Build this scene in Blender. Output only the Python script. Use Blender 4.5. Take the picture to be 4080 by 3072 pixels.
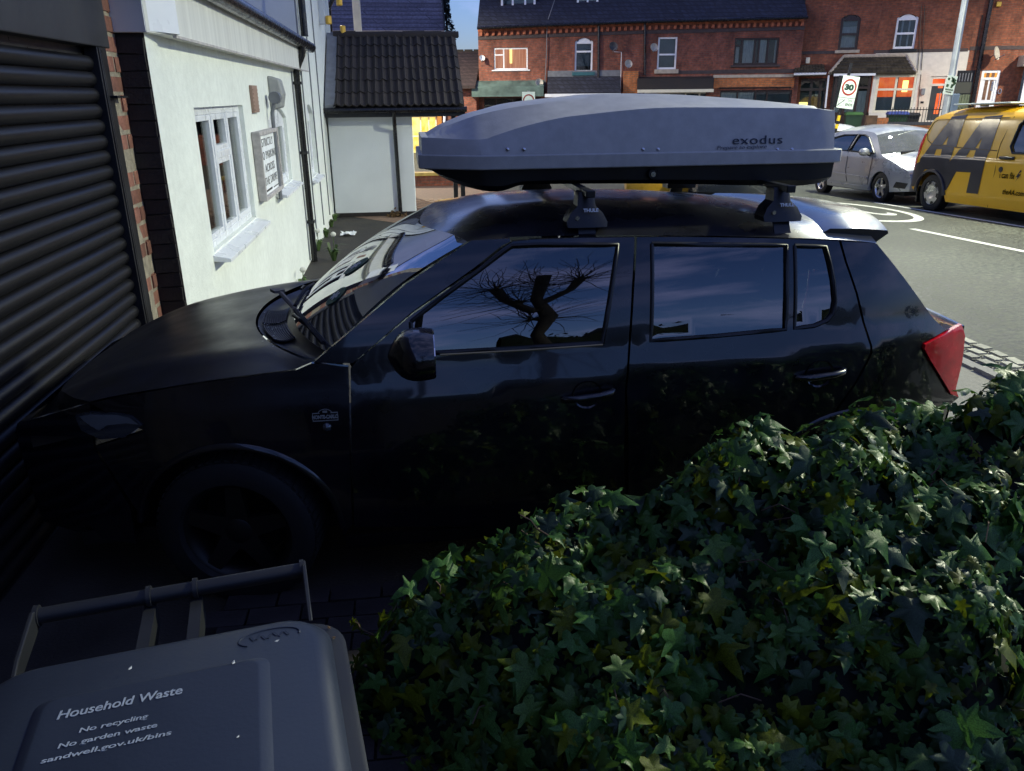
import bpy, bmesh, math, random
from mathutils import Vector, Matrix
from mathutils.geometry import delaunay_2d_cdt
random.seed(7)
R = math.radians
scene = bpy.context.scene
COL = scene.collection
for o in list(bpy.data.objects): bpy.data.objects.remove(o)

# ------------------------------------------------------------------ camera
# world: x runs along the parked car (nose at -x, garage shutter), y runs along the street, z is up
FPX, PITCH, ROLL, YAW, EYE = 3095.0, R(20.53), R(-0.52), R(7.5), 1.87
fwd = Vector((math.sin(YAW)*math.cos(PITCH), math.cos(YAW)*math.cos(PITCH), -math.sin(PITCH)))
rgt = Vector((math.cos(YAW), -math.sin(YAW), 0)); upv = rgt.cross(fwd)
rgt, upv = math.cos(ROLL)*rgt+math.sin(ROLL)*upv, -math.sin(ROLL)*rgt+math.cos(ROLL)*upv
CAM = Vector((0, 0, EYE))
cd = bpy.data.cameras.new('camera'); cam = bpy.data.objects.new('camera', cd); COL.objects.link(cam)
cam.matrix_world = Matrix(((rgt.x, upv.x, -fwd.x, 0), (rgt.y, upv.y, -fwd.y, 0), (rgt.z, upv.z, -fwd.z, EYE), (0, 0, 0, 1)))
cd.sensor_width = 36; cd.lens = FPX/4080*36; cd.clip_start = 0.05; cd.clip_end = 2000
scene.camera = cam
# ------------------------------------------------------------------ dusk sky
SUN_EL, SUN_AZ = R(9.0), R(250)
w = bpy.data.worlds.new('World'); scene.world = w; w.use_nodes = True
nt = w.node_tree; nt.nodes.clear()
N = nt.nodes.new; L = nt.links.new
sky = N('ShaderNodeTexSky'); sky.sky_type = 'NISHITA'; sky.sun_disc = False
sky.sun_elevation = SUN_EL; sky.sun_rotation = SUN_AZ; sky.air_density = 1.0; sky.dust_density = 0.6; sky.ozone_density = 3.0
tc = N('ShaderNodeTexCoord'); mp = N('ShaderNodeMapping'); mp.inputs['Scale'].default_value = (1.0, 1.0, 2.6)
nz = N('ShaderNodeTexNoise'); nz.inputs['Scale'].default_value = 4.2; nz.inputs['Detail'].default_value = 7; nz.inputs['Roughness'].default_value = .58
cr = N('ShaderNodeValToRGB'); cr.color_ramp.elements[0].position = .44; cr.color_ramp.elements[1].position = .74
cr.color_ramp.elements[1].color = (.5, .5, .5, 1)
ti = N('ShaderNodeMix'); ti.data_type = 'RGBA'; ti.blend_type = 'MULTIPLY'; ti.inputs[0].default_value = 1; ti.inputs[7].default_value = (.78, .80, 1.28, 1)
mx = N('ShaderNodeMix'); mx.data_type = 'RGBA'; mx.inputs[7].default_value = (4.3, 4.4, 8.0, 1)
bg = N('ShaderNodeBackground'); bg.inputs['Strength'].default_value = .15
wo = N('ShaderNodeOutputWorld')
L(tc.outputs['Generated'], mp.inputs[0]); L(mp.outputs[0], nz.inputs['Vector']); L(nz.outputs[0], cr.inputs[0])
L(sky.outputs[0], ti.inputs[6]); L(ti.outputs[2], mx.inputs[6]); L(cr.outputs[0], mx.inputs[0]); L(mx.outputs[2], bg.inputs[0]); L(bg.outputs[0], wo.inputs[0])
# ------------------------------------------------------------------ what the set sun leaves behind
sl = bpy.data.lights.new('sun', 'SUN'); sl.energy = .12; sl.angle = R(12); sl.color = (1, .8, .66)
so = bpy.data.objects.new('sun', sl); COL.objects.link(so)
sd = Vector((math.sin(SUN_AZ)*math.cos(SUN_EL), math.cos(SUN_AZ)*math.cos(SUN_EL), math.sin(SUN_EL)))
so.rotation_euler = sd.to_track_quat('Z', 'Y').to_euler(); so.location = (0, 0, 30)
vs = scene.view_settings; vs.view_transform = 'Standard'; vs.look = 'None'; vs.gamma = 1; vs.use_curve_mapping = False; vs.exposure = 0.35

# ------------------------------------------------------------------ placing: photo pixels to points on real planes
def ray(px, py): return fwd+rgt*((px-2040)/FPX)+upv*((1536-py)/FPX)
def on(ax, px, py, v):
    r = ray(px, py); return CAM+r*((v-CAM[ax])/r[ax])
def onplane(px, py, p, n):
    r = ray(px, py); return CAM+r*((p-CAM).dot(n)/r.dot(n))
def sst(a, b, t):
    t = max(0, min(1, (t-a)/(b-a))); return t*t*(3-2*t)
LAMP1, LAMP2, LAMP3, LAMP4 = 4000, 5200, 9500, 8500
LANE = -.51
def G(x, y):
    k = sst(.2, 4.5, x)
    return -sst(4.5, 8.5, y)*(.51*(1-k)+.10*k)-.034*max(0, min(y, 30)-8.5)*k
def ong(px, py):
    z = -.3
    for _ in range(25):
        p = on(2, px, py, z); z = G(p.x, p.y)
    return p
# ------------------------------------------------------------------ mesh and object helpers
ORG = {}
class MB:
    def __init__(s): s.v = []; s.f = []
    def add(s, vs, fs):
        b = len(s.v); s.v += [Vector(v) for v in vs]; s.f += [[i+b for i in f] for f in fs]; return s
    def box(s, c, d, rot=None):
        x, y, z = [q/2 for q in d]
        P = [Vector(q) for q in ((-x,-y,-z),(x,-y,-z),(x,y,-z),(-x,y,-z),(-x,-y,z),(x,-y,z),(x,y,z),(-x,y,z))]
        if rot is not None: P = [rot @ q for q in P]
        return s.add([q+Vector(c) for q in P], [(0,3,2,1),(4,5,6,7),(0,1,5,4),(1,2,6,5),(2,3,7,6),(3,0,4,7)])
    def bb(s, a, b): return s.box([(p+q)/2 for p, q in zip(a, b)], [abs(q-p) for p, q in zip(a, b)])
    def prism(s, poly, vec):
        n = len(poly); P = [Vector(p) for p in poly]; v = Vector(vec)
        return s.add(P+[p+v for p in P], [list(range(n))[::-1], list(range(n, 2*n))]+[(i, (i+1) % n, n+(i+1) % n, n+i) for i in range(n)])
    def grid(s, rows, close=False):
        m = len(rows[0]); vs = [p for r in rows for p in r]; fs = []
        for i in range(len(rows)-1):
            for j in range(m-1 if not close else m):
                k = (j+1) % m; fs.append((i*m+j, i*m+k, (i+1)*m+k, (i+1)*m+j))
        return s.add(vs, fs)
    def tube(s, path, r, n=8, cap=True):
        path = [Vector(p) for p in path]; rows = []; pu = None
        for i, p in enumerate(path):
            d = (path[min(i+1, len(path)-1)]-path[max(i-1, 0)]).normalized()
            if pu is None: pu = d.orthogonal().normalized()
            pu = (pu-d*pu.dot(d)).normalized(); q = d.cross(pu)
            rr = r[i] if isinstance(r, (list, tuple)) else r
            rows.append([p+(pu*math.cos(a)+q*math.sin(a))*rr for a in [k*2*math.pi/n for k in range(n)]])
        b = len(s.v); s.grid(rows, True)
        if cap:
            s.f.append([b+k for k in range(n)][::-1]); s.f.append([b+(len(path)-1)*n+k for k in range(n)])
        return s
    def lathe(s, prof, o, axis, n=24):
        o = Vector(o); ax = Vector(axis).normalized(); u = ax.orthogonal().normalized(); w_ = ax.cross(u)
        return s.grid([[o+ax*h+(u*math.cos(a)+w_*math.sin(a))*r for a in [k*2*math.pi/n for k in range(n)]] for r, h in prof], True)
    def disc(s, o, axis, r, n=20, h=.01): return s.lathe([(1e-4, 0), (r, 0), (r, h), (1e-4, h)], o, axis, n)
    def mesh(s, name):
        me = bpy.data.meshes.new(name); me.from_pydata([tuple(v) for v in s.v], [], s.f); me.update(); return me
def base(p): return ORG.get(p.name, Vector((0, 0, 0))) if p else Vector((0, 0, 0))
def obj(name, mb, mat, parent=None, smooth=0, bevel=0, nrm=None):
    """link one mesh object; world coordinates, made relative to the thing's own base"""
    o_ = base(parent); mb.v = [v-o_ for v in mb.v]
    me = mb.mesh(name); me.materials.append(mat)
    if smooth:
        me.polygons.foreach_set('use_smooth', [True]*len(me.polygons))
        if smooth < 180 and nrm is None: me.set_sharp_from_angle(angle=R(smooth))
    if nrm is not None: me.normals_split_custom_set_from_vertices(nrm)
    o = bpy.data.objects.new(name, me); COL.objects.link(o)
    if parent: o.parent = parent; ORG[o.name] = o_
    if bevel:
        b = o.modifiers.new('bevel', 'BEVEL'); b.width = bevel; b.segments = 2; b.limit_method = 'ANGLE'; b.angle_limit = R(40)
    return o
def inst(name, me, parent, loc, rot=(0, 0, 0), scale=(1, 1, 1)):
    o = bpy.data.objects.new(name, me); COL.objects.link(o); o.parent = parent
    o.location = Vector(loc)-base(parent); o.rotation_euler = rot; o.scale = scale; ORG[o.name] = base(parent); return o
def tag(o, label, cat, group=None, kind=None):
    o['label'] = label
    if cat: o['category'] = cat
    if group: o['group'] = group
    if kind: o['kind'] = kind
    return o
def thing(name, label, cat, loc, rot=None, group=None):
    """an Empty at a thing's base; parts of an unturned thing are given in world coordinates"""
    o = bpy.data.objects.new(name, None); COL.objects.link(o); o.empty_display_size = .1
    o.location = loc; ORG[o.name] = Vector(loc)
    if rot is not None: o.rotation_euler = rot; ORG[o.name] = Vector((0, 0, 0))
    return tag(o, label, cat, group)
def struct(o): o['kind'] = 'structure'; return o
def text_mb(txt, size, ex=.001, sx=1.0, align='CENTER', shear=0, space=1.0, bold=0):
    c = bpy.data.curves.new('t', 'FONT'); c.body = txt; c.size = size; c.extrude = ex; c.align_x = align; c.align_y = 'CENTER'; c.shear = shear; c.space_character = space; c.offset = bold
    o = bpy.data.objects.new('t', c); COL.objects.link(o); dg = bpy.context.evaluated_depsgraph_get()
    me = bpy.data.meshes.new_from_object(o.evaluated_get(dg)); mb = MB()
    mb.add([Vector((v.co.x*sx, v.co.y, v.co.z)) for v in me.vertices], [list(p.vertices) for p in me.polygons])
    bpy.data.objects.remove(o); bpy.data.meshes.remove(me); bpy.data.curves.remove(c); return mb
def place(mb, o, u, v):
    """turn a flat xy drawing into the plane spanned by u and v at o"""
    o = Vector(o); u = Vector(u).normalized(); v = Vector(v).normalized(); n = u.cross(v)
    mb.v = [o+u*p.x+v*p.y+n*p.z for p in mb.v]; return mb
def inpoly(p, poly):
    c = False; n = len(poly); j = n-1
    for i in range(n):
        a, b = poly[i], poly[j]
        if (a[1] > p[1]) != (b[1] > p[1]) and p[0] < (b[0]-a[0])*(p[1]-a[1])/(b[1]-a[1])+a[0]: c = not c
        j = i
    return c
def densify(poly, st):
    out = []
    for i in range(len(poly)):
        a, b = Vector(poly[i]), Vector(poly[(i+1) % len(poly)]); k = max(1, int((b-a).length/st+.5))
        out += [a+(b-a)*(q/k) for q in range(k)]
    return out
def tess(poly, holes=(), st=.05, inner=True):
    loops = [densify([Vector(p[:2]) for p in q], st) for q in (poly, *holes)]
    vs, es = [], []
    for l in loops:
        b = len(vs); vs += l; es += [(b+i, b+(i+1) % len(l)) for i in range(len(l))]
    if inner:
        x0 = min(p.x for p in loops[0]); x1 = max(p.x for p in loops[0]); y0 = min(p.y for p in loops[0]); y1 = max(p.y for p in loops[0])
        bd = list(vs); y = y0+st*.5; k = 0
        while y < y1:
            x = x0+st*(.25+.5*(k % 2))
            while x < x1:
                q = Vector((x, y))
                if inpoly(q, loops[0]) and not any(inpoly(q, h) for h in loops[1:]) and min((q-b).length_squared for b in bd) > (st*.45)**2: vs.append(q)
                x += st
            y += st*.9; k += 1
    r = delaunay_2d_cdt(vs, es, [], 0, 1e-6)
    tri = []
    for f in r[2]:
        c = sum((r[0][i] for i in f), Vector((0, 0)))/len(f)
        if inpoly(c, loops[0]) and not any(inpoly(c, h) for h in loops[1:]):
            a, b, d = [r[0][i] for i in f[:3]]
            tri.append(list(f) if (b-a).cross(d-a) > 0 else list(f)[::-1])
    return r[0], tri, loops

# ------------------------------------------------------------------ materials
MT = {}
def nodes(name):
    m = bpy.data.materials.new(name); m.use_nodes = True; t = m.node_tree; b = t.nodes['Principled BSDF']; MT[name] = m; return m, t, b
def M(name, col, rough=.5, metal=0, var=.12, scale=6, bump=0, bscale=60, coat=0, spec=.5, rnd=0, emit=0, ecol=None, detail=4, rvar=.1, stretch=(1, 1, 1), coatr=.05, var2=0, scale2=.7):
    m, t, b = nodes(name); n = t.nodes.new; l = t.links.new
    tcn = n('ShaderNodeTexCoord'); mpn = n('ShaderNodeMapping'); mpn.inputs['Scale'].default_value = stretch; l(tcn.outputs['Object'], mpn.inputs[0])
    no = n('ShaderNodeTexNoise'); no.inputs['Scale'].default_value = scale; no.inputs['Detail'].default_value = detail; l(mpn.outputs[0], no.inputs['Vector'])
    rp = n('ShaderNodeMapRange'); rp.inputs[1].default_value = .3; rp.inputs[2].default_value = .7; rp.inputs[3].default_value = 1-var; rp.inputs[4].default_value = 1+var; l(no.outputs[0], rp.inputs[0])
    v = rp.outputs[0]
    if var2:
        nb = n('ShaderNodeTexNoise'); nb.inputs['Scale'].default_value = scale2; nb.inputs['Detail'].default_value = 6; l(tcn.outputs['Object'], nb.inputs['Vector'])
        rb = n('ShaderNodeMapRange'); rb.inputs[1].default_value = .32; rb.inputs[2].default_value = .68; rb.inputs[3].default_value = 1-var2; rb.inputs[4].default_value = 1+var2; l(nb.outputs[0], rb.inputs[0])
        mb2 = n('ShaderNodeMath'); mb2.operation = 'MULTIPLY'; l(v, mb2.inputs[0]); l(rb.outputs[0], mb2.inputs[1]); v = mb2.outputs[0]
    if rnd:
        oi = n('ShaderNodeObjectInfo'); r2 = n('ShaderNodeMapRange'); r2.inputs[3].default_value = 1-rnd; r2.inputs[4].default_value = 1+rnd; l(oi.outputs['Random'], r2.inputs[0])
        mu = n('ShaderNodeMath'); mu.operation = 'MULTIPLY'; l(v, mu.inputs[0]); l(r2.outputs[0], mu.inputs[1]); v = mu.outputs[0]
    mxn = n('ShaderNodeVectorMath'); mxn.operation = 'SCALE'; mxn.inputs[0].default_value = col; l(v, mxn.inputs['Scale']); l(mxn.outputs[0], b.inputs['Base Color'])
    r3 = n('ShaderNodeMapRange'); r3.inputs[1].default_value = .3; r3.inputs[2].default_value = .7; r3.inputs[3].default_value = max(0, rough-rvar); r3.inputs[4].default_value = min(1, rough+rvar); l(no.outputs[0], r3.inputs[0]); l(r3.outputs[0], b.inputs['Roughness'])
    b.inputs['Metallic'].default_value = metal; b.inputs['Coat Weight'].default_value = coat; b.inputs['Coat Roughness'].default_value = coatr; b.inputs['Specular IOR Level'].default_value = spec
    if bump:
        n2 = n('ShaderNodeTexNoise'); n2.inputs['Scale'].default_value = bscale; n2.inputs['Detail'].default_value = 3; l(tcn.outputs['Object'], n2.inputs['Vector'])
        bu = n('ShaderNodeBump'); bu.inputs['Strength'].default_value = bump; bu.inputs['Distance'].default_value = .01; l(n2.outputs[0], bu.inputs['Height']); l(bu.outputs[0], b.inputs['Normal'])
    if emit:
        b.inputs['Emission Color'].default_value = (*(ecol or col), 1); b.inputs['Emission Strength'].default_value = emit
    return m
def glass(name, tint=(.25, .28, .3), ior=1.5, rough=.0, haze=0, dmin=0, refl=1.7):
    m, t, b = nodes(name); t.nodes.remove(b); n = t.nodes.new; l = t.links.new
    tr = n('ShaderNodeBsdfTransparent'); tr.inputs[0].default_value = (*tint, 1); gl = n('ShaderNodeBsdfGlossy'); gl.inputs['Roughness'].default_value = rough
    fr = n('ShaderNodeFresnel'); fr.inputs[0].default_value = ior; ma = n('ShaderNodeMath'); ma.operation = 'MULTIPLY'; ma.inputs[1].default_value = refl; ma.use_clamp = True
    mi = n('ShaderNodeMixShader'); l(fr.outputs[0], ma.inputs[0]); l(ma.outputs[0], mi.inputs[0]); l(tr.outputs[0], mi.inputs[1]); l(gl.outputs[0], mi.inputs[2])
    out = mi
    if haze:  # pale diffuse haze mixed over the glass by noise
        df = n('ShaderNodeBsdfDiffuse'); df.inputs[0].default_value = (.4, .42, .42, 1); no = n('ShaderNodeTexNoise'); no.inputs['Scale'].default_value = 9; no.inputs['Detail'].default_value = 6
        rp = n('ShaderNodeMapRange'); rp.inputs[1].default_value = .4; rp.inputs[2].default_value = .8; rp.inputs[3].default_value = dmin; rp.inputs[4].default_value = haze; l(no.outputs[0], rp.inputs[0])
        m2 = n('ShaderNodeMixShader'); l(rp.outputs[0], m2.inputs[0]); l(mi.outputs[0], m2.inputs[1]); l(df.outputs[0], m2.inputs[2]); out = m2
    l(out.outputs[0], t.nodes['Material Output'].inputs[0]); return m
def brickmat(name, c1, c2, mort, bw=.225, bh=.075, ms=.012, stain=.35, bump=.25):
    m, t, b = nodes(name); n = t.nodes.new; l = t.links.new
    tcn = n('ShaderNodeTexCoord'); sp = n('ShaderNodeSeparateXYZ'); l(tcn.outputs['Object'], sp.inputs[0])
    ad = n('ShaderNodeMath'); ad.operation = 'ADD'; l(sp.outputs[0], ad.inputs[0]); l(sp.outputs[1], ad.inputs[1])
    cb = n('ShaderNodeCombineXYZ'); l(ad.outputs[0], cb.inputs[0]); l(sp.outputs[2], cb.inputs[1])
    br = n('ShaderNodeTexBrick'); br.inputs['Scale'].default_value = 1; br.inputs['Brick Width'].default_value = bw; br.inputs['Row Height'].default_value = bh; br.inputs['Mortar Size'].default_value = ms
    br.inputs['Color1'].default_value = (*c1, 1); br.inputs['Color2'].default_value = (*c2, 1); br.inputs['Mortar'].default_value = (*mort, 1); l(cb.outputs[0], br.inputs['Vector'])
    no = n('ShaderNodeTexNoise'); no.inputs['Scale'].default_value = 1.1; no.inputs['Detail'].default_value = 8; no.inputs['Roughness'].default_value = .65; l(tcn.outputs['Object'], no.inputs['Vector'])
    rp = n('ShaderNodeMapRange'); rp.inputs[1].default_value = .3; rp.inputs[2].default_value = .72; rp.inputs[3].default_value = 1-stain; rp.inputs[4].default_value = 1+stain; l(no.outputs[0], rp.inputs[0])
    n2 = n('ShaderNodeTexNoise'); n2.inputs['Scale'].default_value = 9; n2.inputs['Detail'].default_value = 2; l(tcn.outputs['Object'], n2.inputs['Vector'])
    r2 = n('ShaderNodeMapRange'); r2.inputs[1].default_value = .3; r2.inputs[2].default_value = .75; r2.inputs[3].default_value = .75; r2.inputs[4].default_value = 1.35; l(n2.outputs[0], r2.inputs[0])
    mu = n('ShaderNodeMath'); mu.operation = 'MULTIPLY'; l(rp.outputs[0], mu.inputs[0]); l(r2.outputs[0], mu.inputs[1])
    sc = n('ShaderNodeVectorMath'); sc.operation = 'SCALE'; l(br.outputs[0], sc.inputs[0]); l(mu.outputs[0], sc.inputs['Scale']); l(sc.outputs[0], b.inputs['Base Color'])
    b.inputs['Roughness'].default_value = .85
    bu = n('ShaderNodeBump'); bu.inputs['Strength'].default_value = bump; bu.inputs['Distance'].default_value = .01; bu.invert = True; l(br.outputs['Fac'], bu.inputs['Height']); l(bu.outputs[0], b.inputs['Normal'])
    return m
def coursemat(name, col, h=.1, axis=2, dark=.45, rough=.6, wd=.25, var=.2):
    """slate or plank courses too far off to tell apart"""
    return brickmat(name, tuple(c*(1-var) for c in col), tuple(c*(1+var) for c in col), tuple(c*dark for c in col), bw=wd, bh=h, ms=h*.13, stain=.2, bump=.4)
# ------------------------------------------------------------------ palette
asph = M('asphalt', (.058, .061, .049), .62, var=.95, scale=19, bump=1.0, bscale=28, detail=1.5, var2=.25, scale2=.5, rvar=.14, spec=.35)
lane_m = M('lane_tarmac', (.03, .026, .022), .8, var=.45, scale=3, bump=.5, bscale=90, detail=8)
paveg = M('grey_paving', (.2, .19, .17), .75, var=.25, scale=40, bump=.4, bscale=160)
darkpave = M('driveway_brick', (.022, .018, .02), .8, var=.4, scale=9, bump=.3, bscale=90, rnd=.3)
paint_w = M('road_paint', (.62, .62, .58), .7, var=.25, scale=30, bump=.3, bscale=180)
setm = M('sett_stone', (.3, .29, .24), .6, var=.3, scale=14, bump=.5, bscale=70, rnd=.25)
blockm = M('paving_block', (.24, .15, .1), .8, var=.3, scale=12, bump=.3, bscale=70, rnd=.3)
kerbm = M('kerb_stone', (.22, .21, .2), .75, var=.2, scale=20, bump=.3, bscale=120)
white_r = M('white_render', (.80, .83, .77), .85, var=.05, scale=2.2, var2=.05, scale2=14, bump=.35, bscale=55, detail=9)
white_b = M('white_render_skylit', (.72, .75, .76), .85, var=.05, scale=1.8, bump=.3, bscale=45, detail=9)  # same white render, with the cool sky light put into its colour
upvc = M('white_upvc', (.8, .82, .86), .3, var=.03, scale=5, spec=.5)
blackpl = M('black_plastic', (.008, .008, .009), .35, var=.2, scale=20)
blackpipe = M('black_pipe', (.01, .01, .012), .25, var=.2, scale=9)
soot = M('sooty_end_brick', (.02, .016, .015), .8, var=.6, scale=7, bump=1, bscale=22, detail=8)
orbrick = M('pier_brick', (.22, .095, .068), .85, var=.3, scale=18, bump=.5, bscale=60, rnd=.3)
mort = M('mortar', (.3, .26, .2), .95, var=.3, scale=15, bump=.6, bscale=60)
darkmort = M('dark_mortar', (.03, .025, .025), .95, var=.3, scale=15)
slatm = M('shutter_slat', (.007, .007, .009), .45, var=.25, scale=2.5, spec=.28, stretch=(4, .6, 12), rvar=.1)
panelm = M('shutter_header_panel', (.012, .013, .018), .5, var=.2, scale=3)
guidem = M('shutter_guide', (.03, .03, .033), .35, metal=.3, var=.2)
tilem = M('concrete_tile', (.022, .017, .016), .8, var=.45, scale=10, bump=.6, bscale=50, rnd=.28, detail=6)
leadm = M('lead_grey', (.16, .17, .19), .6, var=.2, scale=8)
winglass = glass('window_glass', (.78, .82, .82), refl=1.0)
darkin = M('dark_room', (.05, .05, .048), .9, var=.3, scale=2)
printm = M('black_print', (.015, .015, .017), .6, var=.1)
woodgrey = M('weathered_grey_frame', (.45, .42, .41), .8, var=.25, scale=14)
chrome = M('bright_metal', (.6, .6, .62), .25, metal=1, var=.1)
leafm = M('weed_leaf', (.06, .11, .025), .6, var=.4, scale=30, rnd=.3)
seedm = M('dandelion_clock', (.6, .6, .55), .9, var=.1)
paperm = M('white_paper', (.82, .84, .86), .8, var=.1)

# ------------------------------------------------------------------ the ground: one sheet to the horizon
def span(a, b, st): return [a+(b-a)*i/int((b-a)/st+.5) for i in range(int((b-a)/st+.5)+1)]
xs = [-800, -200, -60, -25, -10]+span(-6, 14, .5)+[18, 25, 40, 80, 200, 800]
ys = [-800, -200, -60, -25, -10]+span(-4, 31, .5)+[40, 60, 120, 300, 800]
m = MB(); m.grid([[Vector((x, y, G(x, y))) for x in xs] for y in ys])
road = struct(obj('road', m, asph, smooth=180)); road['label'] = 'damp grey asphalt road running past the driveway'
def sheet(name, mat, poly, dz, st=.4, parent=None, thick=0):
    vs, tri, _ = tess(poly, (), st)
    mb = MB(); mb.add([Vector((p.x, p.y, G(p.x, p.y)+dz)) for p in vs], tri)
    return obj(name, mb, mat, parent, smooth=180)
drive = struct(sheet('driveway', lane_m, [(-1.75, -3), (2.9, -3), (2.9, 5.2), (-1.75, 5.2)], .004))
lane = struct(sheet('lane', lane_m, [(-1.5, 5.2), (2.9, 5.2), (2.2, 8.5), (1.2, 14.5), (-1.5, 17.5)], .005))
foot = struct(sheet('pavement', paveg, [(2.9, -8), (3.93, -8), (3.93, 14), (3.3, 17), (2.4, 20), (1.0, 15.0), (2.2, 8.5), (2.9, 5.2)], .012))
fore = struct(sheet('forecourt', blockm, [(-1.2, 16.9), (.3, 15.2), (1.2, 14.6), (2.4, 20), (2.2, 27), (-6, 27), (-6, 17.6)], .008))
# paving bricks by the bin
bm_ = MB(); bm_.box((0, 0, 0), (.19, .092, .05)); bme = bm_.mesh('paving_brick'); bme.materials.append(darkpave)
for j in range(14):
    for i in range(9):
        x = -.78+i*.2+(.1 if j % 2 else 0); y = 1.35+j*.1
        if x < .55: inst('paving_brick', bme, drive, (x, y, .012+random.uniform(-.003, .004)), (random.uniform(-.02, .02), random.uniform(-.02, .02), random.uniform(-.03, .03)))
# herringbone blocks of the forecourt, where they can be told apart
bk = MB(); bk.box((0, 0, 0), (.2, .1, .02)); bkme = bk.mesh('paving_block'); bkme.materials.append(blockm); cnt = 0
for i in range(-3, 12):
    for j in range(0, 20):
        for q in (0, 1):
            a = Vector((.08+i*.21+(j % 2)*.105, 15.2+j*.21, 0)); p = a+(Vector((.05, .0, 0)) if q == 0 else Vector((.0, .155, 0)))
            if p.x < .2 and p.y < 16.9 or p.x > 1.25+(p.y-14.6)*.2: continue
            if cnt < 290: inst('paving_block', bkme, fore, (p.x, p.y, G(p.x, p.y)+.014), (0, 0, q*math.pi/2)); cnt += 1
# setts, kerb and gutter along the road edge
sm = MB(); sm.box((0, 0, 0), (.098, .155, .06)); sme = sm.mesh('sett'); sme.materials.append(setm)
bmn = bmesh.new(); bmn.from_mesh(sme); bmesh.ops.bevel(bmn, geom=bmn.edges[:], offset=.014, segments=2, affect='EDGES'); bmn.to_mesh(sme); bmn.free()
strip = struct(sheet('sett_strip', darkmort, [(3.93, -2), (4.34, -2), (4.34, 14), (3.93, 14)], .014))
for i in range(34):
    for j in range(3):
        x = 4.085+j*.112; y = 2.9+i*.172+(.086 if j % 2 else 0)
        inst('sett', sme, strip, (x, y, G(x, y)+.012+random.uniform(-.004, .005)), (random.uniform(-.05, .05), random.uniform(-.05, .05), random.uniform(-.07, .07)), (random.uniform(.93, 1.03), random.uniform(.92, 1.05), 1))
ks = MB(); ks.box((0, 0, 0), (.09, .9, .08)); kme = ks.mesh('kerb_stone'); kme.materials.append(kerbm)
for i in range(14):
    y = .6+i*.915; inst('kerb_stone', kme, strip, (3.965, y, G(3.965, y)+.0), (R(random.uniform(-.3, .3)), 0, 0))
# ------------------------------------------------------------------ paint on the road
def decal(name, poly, holes=(), dz=.004, st=.15):
    vs, tri, _ = tess(poly, holes, st)
    mb = MB(); mb.add([Vector((p.x, p.y, G(p.x, p.y)+dz)) for p in vs], tri); o = obj(name, mb, paint_w, road); return o
decal('lane_line', [(7.97, 5.2), (8.09, 5.2), (8.09, 11.6), (7.97, 11.6)])
decal('edge_line', [(9.80, 6), (9.90, 6), (9.90, 15.6), (9.80, 15.6)])
def ell(cx, cy, a, b, n=48): return [(cx+a*math.cos(t*2*math.pi/n), cy+b*math.sin(t*2*math.pi/n)) for t in range(n)]
RC = (8.5, 14.35)
decal('speed_roundel', ell(*RC, .92, 1.95), [ell(*RC, .80, 1.72)])
def digits(txt, cx, cy, hx, hy, name):
    t = text_mb(txt, 1, 0, space=1.05); xs_ = [v.x for v in t.v]; ys_ = [v.y for v in t.v]
    kx = hx/(max(xs_)-min(xs_)); ky = hy/(max(ys_)-min(ys_)); mx_ = (max(xs_)+min(xs_))/2; my_ = (max(ys_)+min(ys_))/2
    t.v = [Vector((cx-(v.x-mx_)*kx, cy-(v.y-my_)*ky, 0)) for v in t.v]; t.v = [Vector((v.x, v.y, G(v.x, v.y)+.006)) for v in t.v]
    return obj(name, t, paint_w, road)
digits('20', *RC, 1.05, 2.0, 'painted_number')

# ------------------------------------------------------------------ garage: shutter and brick pier
SX = -1.69
zt = on(0, 0, 254, SX).z; zb = on(0, 0, 1364, SX).z; PIT = (zt-zb)/13
sh = thing('roller_shutter', 'black ribbed steel roller shutter the dark car faces', 'shutter', (SX, 3.5, 0))
prof = [(-.012, 0), (.004, .006), (.016, .02), (.022, PIT*.5), (.017, PIT-.022), (.004, PIT-.008), (-.012, PIT-.003)]
m = MB(); m.grid([[Vector((a, y, b)) for a, b in prof] for y in (2.08, 4.93)]); sl_me = m.mesh('slat'); sl_me.materials.append(slatm)
sl_me.polygons.foreach_set('use_smooth', [True]*len(sl_me.polygons)); sl_me.set_sharp_from_angle(angle=R(50))
k = 0; z = zt
while z > -.05: inst('slat', sl_me, sh, (SX, 0, z-PIT)); z -= PIT
inst('slat', sl_me, sh, (SX, 0, zt))
hz = on(0, 0, 131, SX).z
m = MB(); m.bb((SX-.1, 1.9, hz), (SX+.055, 5.12, 4.2)); obj('header_panel', m, panelm, sh, bevel=.006)
m = MB(); m.bb((SX-.1, 2.0, -.1), (SX-.03, 5.0, hz)); obj('backing', m, blackpl, sh)
m = MB(); m.bb((SX-.02, 4.915, -.05), (SX+.05, 4.93, hz)); m.bb((SX-.02, 4.945, -.05), (SX+.052, 4.958, hz)); m.bb((SX-.02, 4.97, -.05), (SX+.05, 5.06, hz)); m.bb((SX-.02, 4.93, -.05), (SX+.012, 4.97, hz)); obj('guide_rail', m, guidem, sh, bevel=.003)
m = MB(); m.bb((SX-.02, 1.98, -.05), (SX+.05, 2.08, hz)); obj('guide_rail', m, guidem, sh, bevel=.003)
pier = thing('brick_pier', 'narrow orange brick pier between the black shutter and the white wall', 'pier', (-1.66, 5.2, 0))
m = MB(); m.bb((-1.86, 5.10, -.6), (-1.665, 5.36, 4.2)); obj('mortar_core', m, mort, pier)
m = MB(); m.bb((-1.84, 4.96, -.6), (-1.685, 5.10, 4.2)); obj('dark_reveal', m, soot, pier)  # dark strip between the guide rail and the pier bricks
b1 = MB(); b1.box((0, 0, 0), (.09, .265, .098)); b1m = b1.mesh('brick'); b1m.materials.append(orbrick)
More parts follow.
